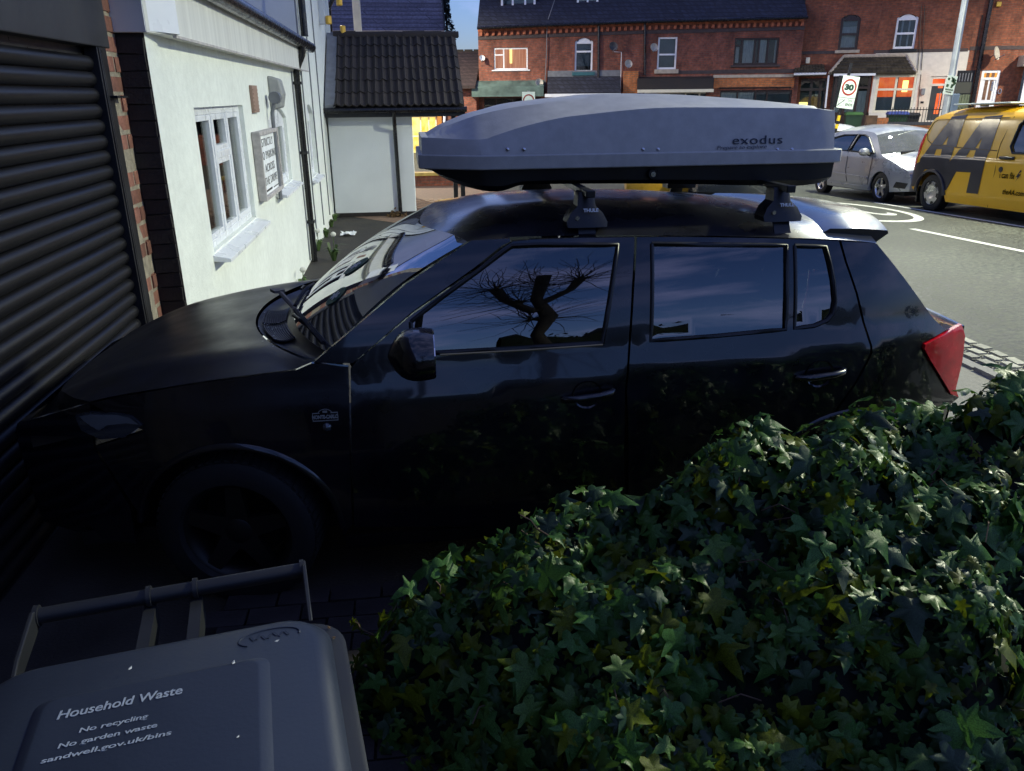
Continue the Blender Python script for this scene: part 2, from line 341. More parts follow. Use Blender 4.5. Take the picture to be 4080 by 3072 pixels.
b2 = MB(); b2.box((0, 0, 0), (.09, .128, .098)); b2m = b2.mesh('brick'); b2m.materials.append(orbrick)
for me_ in (b1m, b2m):
    q = bmesh.new(); q.from_mesh(me_); bmesh.ops.bevel(q, geom=q.edges[:], offset=.008, segments=2, affect='EDGES'); q.to_mesh(me_); q.free()
z = -.45; k = 0
while z < 3.2:
    rr = lambda: (random.uniform(-.012, .012), random.uniform(-.01, .01), random.uniform(-.012, .012))
    if k % 2 == 0 or random.random() < .25: inst('brick', b1m, pier, (-1.706+random.uniform(-.006, .004), 5.225, z), rr())
    else:
        inst('brick', b2m, pier, (-1.706+random.uniform(-.006, .006), 5.155, z), rr()); inst('brick', b2m, pier, (-1.706+random.uniform(-.006, .006), 5.296, z), rr())
    z += .109; k += 1
m = MB(); m.bb((-6, -9, -.1), (SX-.02, 1.96, 5.2)); m.bb((-6, 1.96, 4.2), (SX-.03, 5.35, 5.2)); obj('added_shade_wall', m, soot, sh)  # unseen wall, added to block the sky and darken the near left
m = MB(); m.bb((-1.68, 4.99, 1.87), (-1.60, 5.2, 1.884)); obj('nail_bracket', m, blackpl, pier)

# ------------------------------------------------------------------ white single-storey building
WX = -1.5
def wy(px, py, x=WX): p = on(0, px, py, x); return p.y, p.z
wb = thing('white_cottage', 'low white rendered building with plastic windows beside the shutter', 'building', (WX, 9, LANE))
def arch(y0, y1, z0, z1, rise, n=8):
    return [(y0, z0), (y1, z0)]+[(y1+(y0-y1)*i/n, z1+rise*(1-((i/n)*2-1)**2)) for i in range(n+1)]
W1 = [wy(776, 452), wy(971, 424), wy(1024, 890), wy(857, 995)]
w1 = (6.28, 8.17, .74, 1.80)
w2 = (wy(1083, 600)[0], wy(1153, 600)[0], .83, 1.62)
w3 = (wy(1226, 560)[0], wy(1256, 560)[0], .62, 1.60)
w4 = (17.0, 17.9, .62, 1.60)
def wall_x(name, poly, holes, x, depth, mat, parent, st=.6, flip=False):
    """a wall in a plane of constant x that looks to +x, its openings with real reveals"""
    vs, tri, loops = tess(poly, holes, st)
    mb = MB(); mb.add([Vector((x, p.x, p.y)) for p in vs], tri)
    for lp in loops[1:]:
        n = len(lp); mb.add([Vector((x, p.x, p.y)) for p in lp]+[Vector((x-depth, p.x, p.y)) for p in lp], [(i, (i+1) % n, n+(i+1) % n, n+i) for i in range(n)])
    return obj(name, mb, mat, parent)
YE = 13.5
h1 = [(w1[0], w1[2]), (w1[1], w1[2]), (w1[1], w1[3]), (w1[0], w1[3])]
wall_x('wall', [(5.34, -1), (YE, -1), (YE, 2.6), (5.34, 2.6)], [h1, arch(*w2[:2], w2[2], w2[3], .13)], WX, .1, white_r, wb)
m = MB(); m.bb((-1.86, 5.335, -.8), (-1.502, 5.36, 2.27)); m.bb((-5, 5.37, -.8), (-1.9, 5.5, 2.3)); 
bmq = obj('sooty_end_wall', m, soot, wb)
bb_ = MB(); bb_.box((0, 0, 0), (.15, .03, .088)); bbm = bb_.mesh('end_brick'); bbm.materials.append(soot)
for i in range(28): inst('end_brick', bbm, wb, (-1.583+random.uniform(-.004, .004), 5.332+random.uniform(-.006, .004), -.4+i*.095), (random.uniform(-.04, .04), random.uniform(-.05, .05), random.uniform(-.04, .04)))
m = MB(); m.bb((-5, YE-.05, -.8), (-1.52, YE, 2.5)); obj('far_wall', m, white_b, wb)
# boxed fascia under the eave
fz0, fz1 = 2.235, 2.60
m = MB(); m.prism([(-1.70, 5.30, fz0), (-1.47, 5.30, fz0), (-1.385, 5.62, fz0), (-1.385, YE-.25, fz0), (-1.70, YE-.25, fz0)], (0, 0, fz1-fz0)); 
fasm = M('streaked_fascia', (.68, .68, .64), .6, var=.13, scale=1.2, stretch=(1, 9, .35), detail=8)
obj('fascia', m, fasm, wb, bevel=.004)
m = MB(); m.bb((-1.40, 5.60, fz0-.012), (-1.378, YE-.24, fz0+.004)); obj('fascia_drip', m, woodgrey, wb)
m = MB(); m.prism([(-1.475, 5.296, fz0+.01), (-1.36, 5.61, fz0+.01), (-1.372, 5.66, fz0+.01), (-1.39, 5.63, fz0+.01)], (0, 0, .6)); obj('corner_trim', m, upvc, wb)
# lean-to roof of pan tiles, eave tiles proud of the fascia
rp = R(28); ry = Matrix.Rotation(rp, 3, 'Y')
def tile_mesh(name, wdt, ln, mat, n=9, th=.016, rise=.035):
    """a roll tile: x runs down the slope, y across"""
    mb = MB(); rows = []
    for x in (0, ln):
        rows.append([Vector((x, -wdt/2+wdt*i/n, rise*(.5-.5*math.cos(2*math.pi*i/n)) if i <= n*.55 else rise*(.5-.5*math.cos(2*math.pi*i/n))*.6)) for i in range(n+1)])
    lo = [[p-Vector((0, 0, th)) for p in r] for r in rows]
    mb.grid(rows); mb.grid([lo[1], lo[0]]); mb.grid([rows[1], lo[1]]); mb.grid([lo[0], rows[0]])
    me = mb.mesh(name); me.materials.append(mat); return me
etm = tile_mesh('eave_tile', .33, .42, tilem, rise=.06, th=.022)
i = 0; y = 5.3
while y < YE-.1:
    for c in range(3): inst('eave_tile', etm, wb, (-1.70-.33*c*math.cos(rp), y, fz1+.16+.33*c*math.sin(rp)+.012*c), (random.uniform(-.02, .02), rp, random.uniform(-.02, .02)))
    y += .325
m = MB(); m.prism([(-1.42, 5.3, fz1-.01), (-1.42, YE, fz1-.01), (-6, YE, fz1+2.3), (-6, 5.3, fz1+2.3)], (0, 0, -.05)); obj('roof_deck', m, tilem, wb)
m = MB(); m.tube([(-1.335, 5.75, fz1+.0), (-1.335, YE-.02, fz1-.02)], .075, 12); obj('gutter', m, blackpipe, wb, smooth=40)
# windows
def pvc_window(parent, y0, y1, z0, z1, splits, transom=None, x=WX-.07, sill=True, ach=0):
    fw = .06
    fr = MB(); fr.bb((x-.03, y0, z0), (x+.03, y0+fw, z1)); fr.bb((x-.03, y1-fw, z0), (x+.03, y1, z1)); fr.bb((x-.03, y0+fw, z0), (x+.03, y1-fw, z0+fw)); fr.bb((x-.03, y0+fw, z1-fw), (x+.03, y1-fw, z1+ach))
    ed = [y0+fw]+[y0+(y1-y0)*s for s in splits]+[y1-fw]
    for s in splits:
        yy = y0+(y1-y0)*s; fr.bb((x-.03, yy-.028, z0+fw), (x+.034, yy+.028, z1-fw))
    wn = obj('window', fr, upvc, parent, bevel=.006)
    for q in range(len(ed)-1):
        a, b = ed[q], ed[q+1]; a += .03 if q else 0; b -= .03 if q < len(ed)-2 else 0
        secs = [(z0+fw, z1-fw)]
        if transom and q == transom[0]:
            zz = z0+(z1-z0)*transom[1]; secs = [(z0+fw, zz-.03), (zz+.03, z1-fw)]
            t_ = MB(); t_.bb((x-.03, a, zz-.03), (x+.036, b, zz+.03)); obj('transom', t_, upvc, wn, bevel=.005)
        for (c, d) in secs:
            s_ = MB(); e = .045
            s_.bb((x-.02, a, c), (x+.026, a+e, d)); s_.bb((x-.02, b-e, c), (x+.026, b, d)); s_.bb((x-.02, a+e, c), (x+.026, b-e, c+e)); s_.bb((x-.02, a+e, d-e), (x+.026, b-e, d)); obj('sash', s_, upvc, wn, bevel=.005)
            g_ = MB(); g_.bb((x-.012, a+e-.004, c+e-.004), (x-.004, b-e+.004, d-e+.004)); obj('pane', g_, winglass, wn)
    if sill:
        s_ = MB(); s_.prism([(x+.02, y0-.05, z0-.004), (x+.20, y0-.05, z0-.045), (x+.20, y0-.05, z0-.075), (x+.02, y0-.05, z0-.06)], (0, y1-y0+.1, 0)); obj('sill', s_, upvc, wn, bevel=.004)
    bk_ = MB(); bk_.bb((x-.75, y0-.3, z0-.2), (x-.70, y1+.3, z1+.2)); obj('room_behind', bk_, darkin, wn)
    bl = MB(); rows = []
    for i_ in range(25):
        yy = y0+fw+(y1-y0-2*fw)*i_/24; rows.append([Vector((x-.12+.012*math.sin(i_*1.9), yy, zz_)) for zz_ in (z0+fw, z1-fw)])
    bl.grid(rows); obj('net_curtain', bl, netm, wn)
    return wn
netm = M('dim_net_curtain', (.26, .28, .27), .9, var=.3, scale=3)
pvc_window(wb, *w1, (.37, .68), (1, .64)); pvc_window(wb, *w2, (.5,), None, ach=.1)
# downpipe at the end of the low building, and its cable
yd, zd = wy(1244, 1055)
dpx = WX+.06
m = MB(); m.tube([(-1.335, 12.15, 2.56), (-1.335, 12.15, 2.42), (dpx, 12.15, 2.2), (dpx, 12.15, LANE)], .045, 12)
for z in (2.05, 1.1, .1): m.bb((dpx-.06, 12.09, z-.02), (dpx+.055, 12.21, z+.02))
obj('downpipe', m, blackpipe, wb, smooth=40)
m = MB(); m.tube([(WX+.01, 12.0, 2.2), (WX+.012, 11.98, 1.2), (WX+.01, 12.02, .2), (WX+.01, 12.0, -.45)], .008, 6); obj('cable', m, leadm, wb)
m = MB(); m.bb((WX+.002, 8.62, 1.72), (WX+.03, 8.92, 1.98)); 
for i in range(6): m.bb((WX+.03, 8.64, 1.74+i*.038), (WX+.036, 8.90, 1.755+i*.038))
obj('air_brick', m, M('air_brick_clay', (.33, .22, .17), .8), wb)
# flood light and its bracket over the sign
fl = thing('bulkhead_lamp', 'grey curved lamp hood mounted above the parking notice', 'lamp', (WX, 9.95, 1.75))
m = MB(); m.prism([(WX, 9.85, 1.72), (WX+.12, 9.88, 1.75), (WX+.15, 9.9, 1.9), (WX+.12, 9.9, 2.06), (WX, 9.85, 2.10)], (0, .28, 0)); obj('hood', m, M('grey_lamp_hood', (.3, .31, .31), .55), fl, bevel=.02)
m = MB(); m.disc((WX+.1, 9.55, 1.86), (0, 1, 0), .065, 14, .15); m.tube([(WX+.1, 9.6, 1.86), (WX+.06, 9.56, 1.7), (WX+.055, 9.52, .75)], .022, 8); obj('bracket_arm', m, leadm, fl, smooth=40)
# the notice
y0, y1, z0, z1 = 8.47, 9.62, .90, 1.50
no_ = thing('parking_notice', 'white framed wall notice reading STRICTLY NO PARKING ACROSS THE DRIVE', 'sign', (WX, 9.05, 1.2))
m = MB(); m.bb((WX+.01, y0, z0), (WX+.05, y1, z1)); obj('board', m, paperm, no_)
m = MB()
for a, b in (((WX+.005, y0-.05, z0-.04), (WX+.085, y0, z1+.04)), ((WX+.005, y1, z0-.04), (WX+.085, y1+.05, z1+.04)), ((WX+.005, y0, z0-.04), (WX+.085, y1, z0)), ((WX+.005, y0, z1), (WX+.085, y1, z1+.04))): m.bb(a, b)
obj('frame', m, woodgrey, no_, bevel=.004)
for t_, zc, sz in (('STRICTLY', 1.415, .135), ('NO PARKING', 1.285, .135), ('ACROSS', 1.155, .135), ('THE DRIVE', 1.025, .135)):
    mb = text_mb(t_, sz*.88, .001, 1.32, space=1.12, bold=-.001); obj('lettering', place(mb, (WX+.052, 9.05, zc), (0, 1, 0), (0, 0, 1)), printm, no_)
m = MB(); m.bb((WX+.05, 9.15, .925), (WX+.052, 9.55, .935)); m.bb((WX+.05, 8.6, .925), (WX+.052, 9.05, .945)); obj('small_print', m, printm, no_)

# ------------------------------------------------------------------ taller white building beyond
wh = thing('tall_white_building', 'tall white rendered building with arched windows and surface pipes', 'building', (WX, 16, LANE))
YF = 19.6
wall_x('wall', [(YE, -1), (YF, -1), (YF, 8), (YE, 8)], [arch(*w3[:2], w3[2], w3[3], .15), arch(*w4[:2], w4[2], w4[3], .15)], WX, .12, white_r, wh)
m = MB(); m.prism([(-7, YE+.01, 1.5), (WX-.004, YE+.01, 1.5), (WX-.004, YE+.01, 8), (-7, YE+.01, 8)], (0, .2, 0)); obj('gable_wall', m, white_b, wh)
m = MB(); m.bb((-7, YF, -1), (WX-.01, YF+.2, 8)); obj('far_gable_wall', m, white_b, wh)
m = MB(); m.bb((-7, YE, 8), (WX+.3, YF+.3, 8.2)); obj('roof_slab', m, tilem, wh)
pvc_window(wh, *w3, (.5,), None, x=WX-.09, ach=.12); pvc_window(wh, *w4, (.5,), None, x=WX-.09, ach=.12)
m = MB(); m.tube([(WX+.07, YE+.12, 8), (WX+.07, YE+.12, 2.75)], .055, 10); obj('downpipe', m, blackpipe, wh, smooth=40)
for k, (a, b) in enumerate(((1262, 1290), (1300, 1326), (1352, 1352))):
    y = 13.2+k*1.25
    m = MB(); m.tube([(WX+.012, y, 7), (WX+.014, y+.03, 4), (WX+.012, y-.02, 1.4), (WX+.012, y+.02, -.3)], .011, 6); obj('cable', m, leadm, wh)
m = MB(); m.bb((WX, 17.2, 3.2), (WX+.12, 17.3, 8)); m.bb((WX, 18.5, 3.0), (WX+.1, 18.58, 8)); obj('surface_duct', m, white_b, wh, bevel=.01)
m = MB(); m.tube([(WX+.25, YF+.1, 7), (WX+.25, YF+.1, 4.1), (WX+.02, YF+.1, 3.75), (WX+.0, YF+.1, 2.6)], .05, 10); obj('swan_neck_pipe', m, blackpipe, wh, smooth=40)
gold = M('gold_bracket', (.7, .42, .06), .4, metal=.3)
for (px, py, y) in ((1345, 5, 17.2), (1303, 80, 17.2), (1360, 118, 18.5)):
    m = MB(); p = on(1, px, py, y); m.box((p.x+.03, p.y, p.z), (.1, .1, .16), Matrix.Rotation(.5, 3, 'Z')); obj('pipe_bracket', m, gold, wh, bevel=.02)
# ------------------------------------------------------------------ annex with the tiled roof
AY = 16.8
axl, axr = -1.47, .21
ex = thing('tiled_annex', 'small white annex with dark pantile roof projecting towards the street', 'annex', (-.6, AY, LANE))
ze = on(1, 1580, 432, AY-.35).z; zr = on(1, 1580, 150, AY+1.75).z
xl = on(1, 1330, 430, AY-.35).x; xr = on(1, 1850, 430, AY-.35).x
m = MB(); m.bb((axl, AY, -1), (axr, AY+3.2, ze)); obj('wall', m, white_b, ex, bevel=.02)
m = MB(); m.bb((axl, AY-.006, LANE-.1), (axr+.006, AY+.2, LANE+.09)); obj('plinth', m, soot, ex)
m = MB(); m.bb((axl-.02, AY-.30, ze-.16), (xr+.02, AY-.26, ze+.02)); m.bb((axl, AY-.26, ze-.16), (xr, AY+3, ze-.13)); obj('fascia', m, blackpl, ex)
m = MB(); m.tube([(xl-.2, AY-.36, ze-.03), (xr+.05, AY-.36, ze-.03)], .055, 10); obj('gutter', m, blackpipe, ex, smooth=40)
p = on(1, 1569, 440, AY-.07)
m = MB(); m.tube([(p.x, AY-.36, ze-.06), (p.x, AY-.34, ze-.2), (p.x, AY-.07, ze-.42), (p.x+.02, AY-.07, LANE)], .04, 10); obj('downpipe', m, blackpipe, ex, smooth=40)
sl_v = Vector((0, 2.10, zr-ze)); SLL = sl_v.length; ang = math.atan2(sl_v.z, sl_v.y)
m = MB(); m.prism([(xl-.16, AY-.35, ze+.0), (xr, AY-.35, ze+.0), (xr, AY+1.75, zr), (xl-.16, AY+1.75, zr)], (0, 0, -.06)); 
m.prism([(xl-.16, AY+1.75, zr), (xr, AY+1.75, zr), (xr, AY+3.8, ze), (xl-.16, AY+3.8, ze)], (0, 0, -.06)); rf = obj('roof', m, tilem, ex)
NCOL, NROW = 17, 6
cw = (xr-xl)/NCOL; rl = SLL/NROW
tm_ = tile_mesh('tile', cw*1.04, rl*1.08, tilem, rise=.05, th=.025)
for r_ in range(NROW):
    for c in range(NCOL):
        q = Vector((xl+cw*(c+.5), AY-.35, ze+.03))+sl_v*((r_+1.0)/NROW)
        inst('tile', tm_, rf, q+Vector((0, 0, .028+random.uniform(-.006, .006))), (0, ang-R(2.2)+random.uniform(-.012, .012), -math.pi/2+random.uniform(-.02, .02)))
rt_ = MB(); rt_.grid([[Vector((x, .13*math.cos(a), .13*math.sin(a))) for a in [math.pi*k/8 for k in range(9)]] for x in (-.235, .235)]); rtm = rt_.mesh('ridge_tile'); rtm.materials.append(tilem)
for i in range(7): inst('ridge_tile', rtm, rf, (xl-.05+.24+i*.475*(xr-xl)/3.3, AY+1.75, zr+.0+random.uniform(-.01, .01)), (0, random.uniform(-.02, .02), random.uniform(-.02, .02)))
m = MB(); m.prism([(xl-.17, AY-.36, ze+.02), (xl+.03, AY-.36, ze+.03), (xl+.03, AY+1.75, zr+.05), (xl-.17, AY+1.75, zr+.08)], (0, 0, .05)); obj('lead_flashing', m, leadm, rf)
for px in (1812, 1841):
    p = on(1, px, 640, AY-.1); m = MB(); m.bb((p.x-.045, AY-.145, G(p.x, AY)), (p.x+.045, AY-.055, ze-.16)); obj('post', m, blackpl, ex, bevel=.006)
# lane litter and weeds
def weed(px, py, h, n, label, clock=True):
    p = ong(px, py); t = thing('dandelion', label, 'weed', p, None, 'weeds along the white wall'); m = MB()
    for i in range(n):
        a = random.uniform(0, 6.28); l_ = h*random.uniform(.4, .9); d = Vector((math.cos(a), math.sin(a), 0)); s = Vector((-d.y, d.x, 0))*.018
        b = p+d*.02; c = p+d*l_*.35+Vector((0, 0, l_*.8)); e = p+d*l_*.75+Vector((0, 0, l_*.75))
        m.add([b-s, b+s, c+s*1.3, e, c-s*1.3], [(0, 1, 2, 4), (4, 2, 3)])
    obj('leaves', m, leafm, t)
    if clock:
        m = MB(); m.tube([p, p+Vector((.02, 0, h))], .006, 5); obj('stalk', m, leafm, t)
        m = MB(); m.lathe([(1e-3, -.04), (.03, -.028), (.042, 0), (.03, .028), (1e-3, .04)], p+Vector((.02, 0, h+.03)), (0, 0, 1), 10); obj('seed_head', m, seedm, t, smooth=180)
weed(1332, 1040, .38, 22, 'dandelion clump with a white seed head by the downpipe'); weed(1208, 1150, .22, 10, 'small dandelion with seed head at the bonnet edge'); weed(1268, 1000, .3, 9, 'thin weed with pale seed head against the white wall')
for i, (px, py) in enumerate(((1320, 905), (1335, 880), (1300, 945))): weed(px, py, .22, 26, ('leafy weeds low at the wall corner', 'leafy green clump in the corner by the annex', 'sparse weeds along the lane edge')[i], False)
weed(1675, 868, .2, 24, 'green weed at the right foot of the annex wall', False)
p = ong(1578, 862); t = tag(obj('leaf_heap', MB(), leafm), 'heap of dead brown leaves at the foot of the annex downpipe', 'leaves'); t.data.clear_geometry()
m = MB()
for i in range(90):
    q = p+Vector((random.gauss(0, .1), random.gauss(-.08, .06), abs(random.gauss(0, .05)))); e = Matrix.Rotation(random.uniform(0, 6.28), 3, Vector((random.random(), random.random(), random.random())))
    m.add([q+e @ Vector(v) for v in ((-.04, 0, 0), (0, -.025, .01), (.05, 0, 0), (0, .025, .01))], [(0, 1, 2, 3)])
t.data.from_pydata([tuple(v) for v in m.v], [], m.f); t.data.materials.append(M('dead_leaf', (.12, .07, .03), .9, var=.4, scale=30)) if not t.data.materials else None
t.data.materials[0] = MT['dead_leaf'] if 'dead_leaf' in MT else M('dead_leaf', (.12, .07, .03), .9)
p = ong(1388, 940); m = MB(); rows = []
for i in range(7): rows.append([p+Vector((-.13+.045*i+random.uniform(-.02, .02), -.1+.04*j+random.uniform(-.02, .02), .02+random.uniform(0, .07))) for j in range(6)])
m.grid(rows); tag(obj('crumpled_paper', m, paperm), 'crumpled white paper litter lying on the lane', 'litter')
# ------------------------------------------------------------------ terraces across the street
brk_l = brickmat('red_brick_terrace', (.27, .078, .042), (.16, .05, .036), (.15, .08, .06), stain=.6)
brk_r = brickmat('brown_red_brick', (.29, .085, .038), (.17, .052, .03), (.16, .08, .05), stain=.5)
brk_o = brickmat('orange_brick', (.52, .16, .045), (.42, .125, .04), (.25, .14, .07), stain=.22)
slate = coursemat('slate_roof', (.026, .029, .045), .16, dark=.5, rough=.5)
bandm = M('blue_brick_band', (.06, .045, .045), .8, var=.3, scale=8)
cornm = M('dentil_brick', (.34, .11, .06), .85, var=.35, scale=9)
stone = M('pale_stone', (.42, .36, .28), .8, var=.2, scale=8)
teal = M('teal_paint', (.03, .12, .14), .6)
brownf = M('dark_brown_frame', (.022, .009, .008), .35, var=.2)
creamf = M('cream_frame', (.7, .66, .52), .5, var=.08)
whitep = M('white_masonry_paint', (.66, .62, .55), .8, var=.1, scale=5, bump=.3, bscale=30, detail=8)
nets = M('net_curtain', (.62, .64, .68), .9, var=.35, scale=5, stretch=(9, 1, .6))
bluec = M('grey_blue_blind', (.2, .24, .28), .9, var=.12, scale=2)
greyg = M('grey_interior', (.1, .12, .13), .9, var=.5, scale=2)
def lit(name, col, st, var=.35, stretch=(6, 1, .5), sc=3):
    return M(name, tuple(c*.3 for c in col), .9, var=var, scale=sc, stretch=stretch, emit=st, ecol=col)
def litv(name, c0, c1, st, sc=3, stretch=(6, 1, .5)):
    m = lit(name, c1, st); t = m.node_tree; b = t.nodes['Principled BSDF']; n = t.nodes.new
    tcn = n('ShaderNodeTexCoord'); mpn = n('ShaderNodeMapping'); mpn.inputs['Scale'].default_value = stretch; no = n('ShaderNodeTexNoise'); no.inputs['Scale'].default_value = sc
    cr_ = n('ShaderNodeValToRGB'); cr_.color_ramp.elements[0].position = .36; cr_.color_ramp.elements[1].position = .64; cr_.color_ramp.elements[0].color = (*c0, 1); cr_.color_ramp.elements[1].color = (*c1, 1)
    t.links.new(tcn.outputs['Object'], mpn.inputs[0]); t.links.new(mpn.outputs[0], no.inputs['Vector']); t.links.new(no.outputs[0], cr_.inputs[0]); t.links.new(cr_.outputs[0], b.inputs['Emission Color']); return m
lit_pink = litv('lit_pink_curtain', (.62, .22, .13), (.95, .42, .26), .75, 2.5, (8, 1, .3))
lit_gap = lit('lamp_through_curtain', (1, .8, .25), 2.2)
lit_red = litv('lit_red_room', (.75, .08, .02), (1, .22, .06), .85, 3, (1, 1, 1))
lit_lamp = lit('glowing_lamp_shade', (1, .62, .18), 3.5)
lit_amb = litv('lit_amber_glass', (.7, .22, .02), (1, .45, .08), .9, 2, (1, 1, 1))
lit_shop = litv('lit_shop_interior', (1, .55, .04), (1, .82, .30), 1.7, 2.5, (2, 1, 1))
lit_sign = lit('lit_yellow_sign', (1, .52, .0), 1.8)
dishm = M('dish_pale', (.45, .42, .36), .6, var=.2); dishg = M('dish_grey', (.09, .085, .08), .7, var=.2)
class Fac:
    def __init__(s, px, py, d, ang):
        s.a = ang; s.u = Vector((math.cos(ang), math.sin(ang), 0)); s.n = Vector((math.sin(ang), -math.cos(ang), 0))   # n looks to the street
        fh = Vector((math.sin(YAW), math.cos(YAW), 0)); s.O = onplane(px, py, CAM+fh*d, fh); s.O.z = 0
    def uw(s, px, py, dd=0):
        p = onplane(px, py, s.O+s.n*dd, s.n)-s.O; return (p.dot(s.u), p.z)
    def rect(s, l, t, r, b, dd=0):
        cx, cy = (l+r)/2, (t+b)/2; return (s.uw(l, cy, dd)[0], s.uw(cx, b, dd)[1], s.uw(r, cy, dd)[0], s.uw(cx, t, dd)[1])
    def root(s, name, label, cat, px, group=None, dd=0):
        u = s.uw(px, 250)[0]; t = thing(name, label, cat, s.O+s.u*u, (0, 0, s.a), group); t['_'] = 0; del t['_']; U0[t.name] = u; return t
U0 = {}
def rt_of(o):
    while o.parent: o = o.parent
    return o
def fo(name, mb, mat, parent, **k):
    """part given in facade coordinates: x along the row, y into the house, z up"""
    u = U0[rt_of(parent).name]; mb.v = [Vector((v.x-u, v.y, v.z)) for v in mb.v]; return obj(name, mb, mat, parent, **k)
def fwall(name, poly, holes, parent, mat, y=0, depth=.14, st=2.5):
    vs, tri, loops = tess(poly, holes, st); mb = MB(); mb.add([Vector((p.x, y, p.y)) for p in vs], tri)
    for lp in loops[1:]:
        n = len(lp); mb.add([Vector((p.x, y, p.y)) for p in lp]+[Vector((p.x, y+depth, p.y)) for p in lp], [(i, n+i, n+(i+1) % n, (i+1) % n) for i in range(n)])
    return fo(name, mb, mat, parent)
def rpoly(r, arch_=0):
    u0, w0, u1, w1 = r
    if not arch_: return [(u0, w0), (u1, w0), (u1, w1), (u0, w1)]
    return [(u0, w0), (u1, w0)]+[(u1+(u0-u1)*i/6, w1-arch_+arch_*(1-((i/6)*2-1)**2)) for i in range(7)]
def fwin(parent, r, fm, back, v=(), h=(), fw=.07, arch_=0, y=.05, sillm=None, sillh=.09, so=.09, name='window', gl=True, backs=(), bars=None):
    u0, w0, u1, w1 = r; m = MB(); top = w1-arch_
    m.bb((u0, y, w0), (u0+fw, y+.06, w1-arch_*.6)); m.bb((u1-fw, y, w0), (u1, y+.06, w1-arch_*.6)); m.bb((u0+fw, y, w0), (u1-fw, y+.06, w0+fw))
    if arch_: m.prism([(u0+fw, y, top-fw)]+[(u1-fw, y, top-fw)]+[(u1-fw+(u0-u1+2*fw)*i/6, y, top+arch_*(1-((i/6)*2-1)**2)) for i in range(7)], (0, .06, 0))
    else: m.bb((u0+fw, y, w1-fw), (u1-fw, y+.06, w1))
    wn = fo(name, m, fm, parent, bevel=.008)
    for q in v:
        c = u0+(u1-u0)*q; m = MB(); m.bb((c-fw*.45, y-.004, w0+fw), (c+fw*.45, y+.055, top-fw)); fo('mullion', m, fm, wn)
    for q in h:
        q, a, b = (q, 0, 1) if not isinstance(q, tuple) else q
        c = w0+(top-w0)*q; m = MB(); m.bb((u0+(u1-u0)*a+fw*.5, y-.008, c-fw*.45), (u0+(u1-u0)*b-fw*.5, y+.058, c+fw*.45)); fo('rail', m, fm, wn)
    if gl: m = MB(); m.bb((u0+fw*.7, y+.025, w0+fw*.7), (u1-fw*.7, y+.032, top)); fo('pane', m, winglass, wn)
    m = MB(); m.bb((u0-.05, y+.16, w0-.05), (u1+.05, y+.18, w1+.05)); fo('curtain', m, back, wn)
    for (a, b, c, d, bmx) in backs:
        m = MB(); m.bb((u0+(u1-u0)*a, y+.12, w0+(top-w0)*b), (u0+(u1-u0)*c, y+.14, w0+(top-w0)*d)); fo('curtain', m, bmx, wn)
    if sillm: m = MB(); m.bb((u0-.1, -so, w0-sillh), (u1+.1, y+.05, w0-.002)); fo('sill', m, sillm, wn, bevel=.01)
    return wn
def fbox(name, parent, r, mat, y0, y1, **k):
    m = MB(); m.bb((r[0], y0, r[1]), (r[2], y1, r[3])); return fo(name, m, mat, parent, **k)
def dish(parent, F_, px, py, rad, mat, dd=.25, sq=1.0):
    u, w_ = F_.uw(px, py, dd); m = MB(); ax = Vector((.35, -1, .35)) if sq == 1 else Vector((.9, -.6, .3))
    m.lathe([(1e-3, 0), (rad*.6, .03), (rad, .09), (rad, .10), (rad*.6, .045), (1e-3, .015)], (u, -dd, w_), ax, 20); o = fo('satellite_dish', m, mat, parent, smooth=40)
    m = MB(); m.tube([(u, -dd, w_), (u, 0, w_-.1)], .02, 6); m.tube([(u, -dd, w_-rad*.9), (u+ax.x*.3, -dd-.35, w_-.05)], .014, 6); fo('dish_arm', m, leadm, o); return o
def pipe(parent, F_, pts, r, mat, name='downpipe', dd=.06):
    m = MB(); m.tube([(F_.uw(*p, dd)[0], -dd, F_.uw(*p, dd)[1]) for p in pts], r, 8); return fo(name, m, mat, parent, smooth=40)

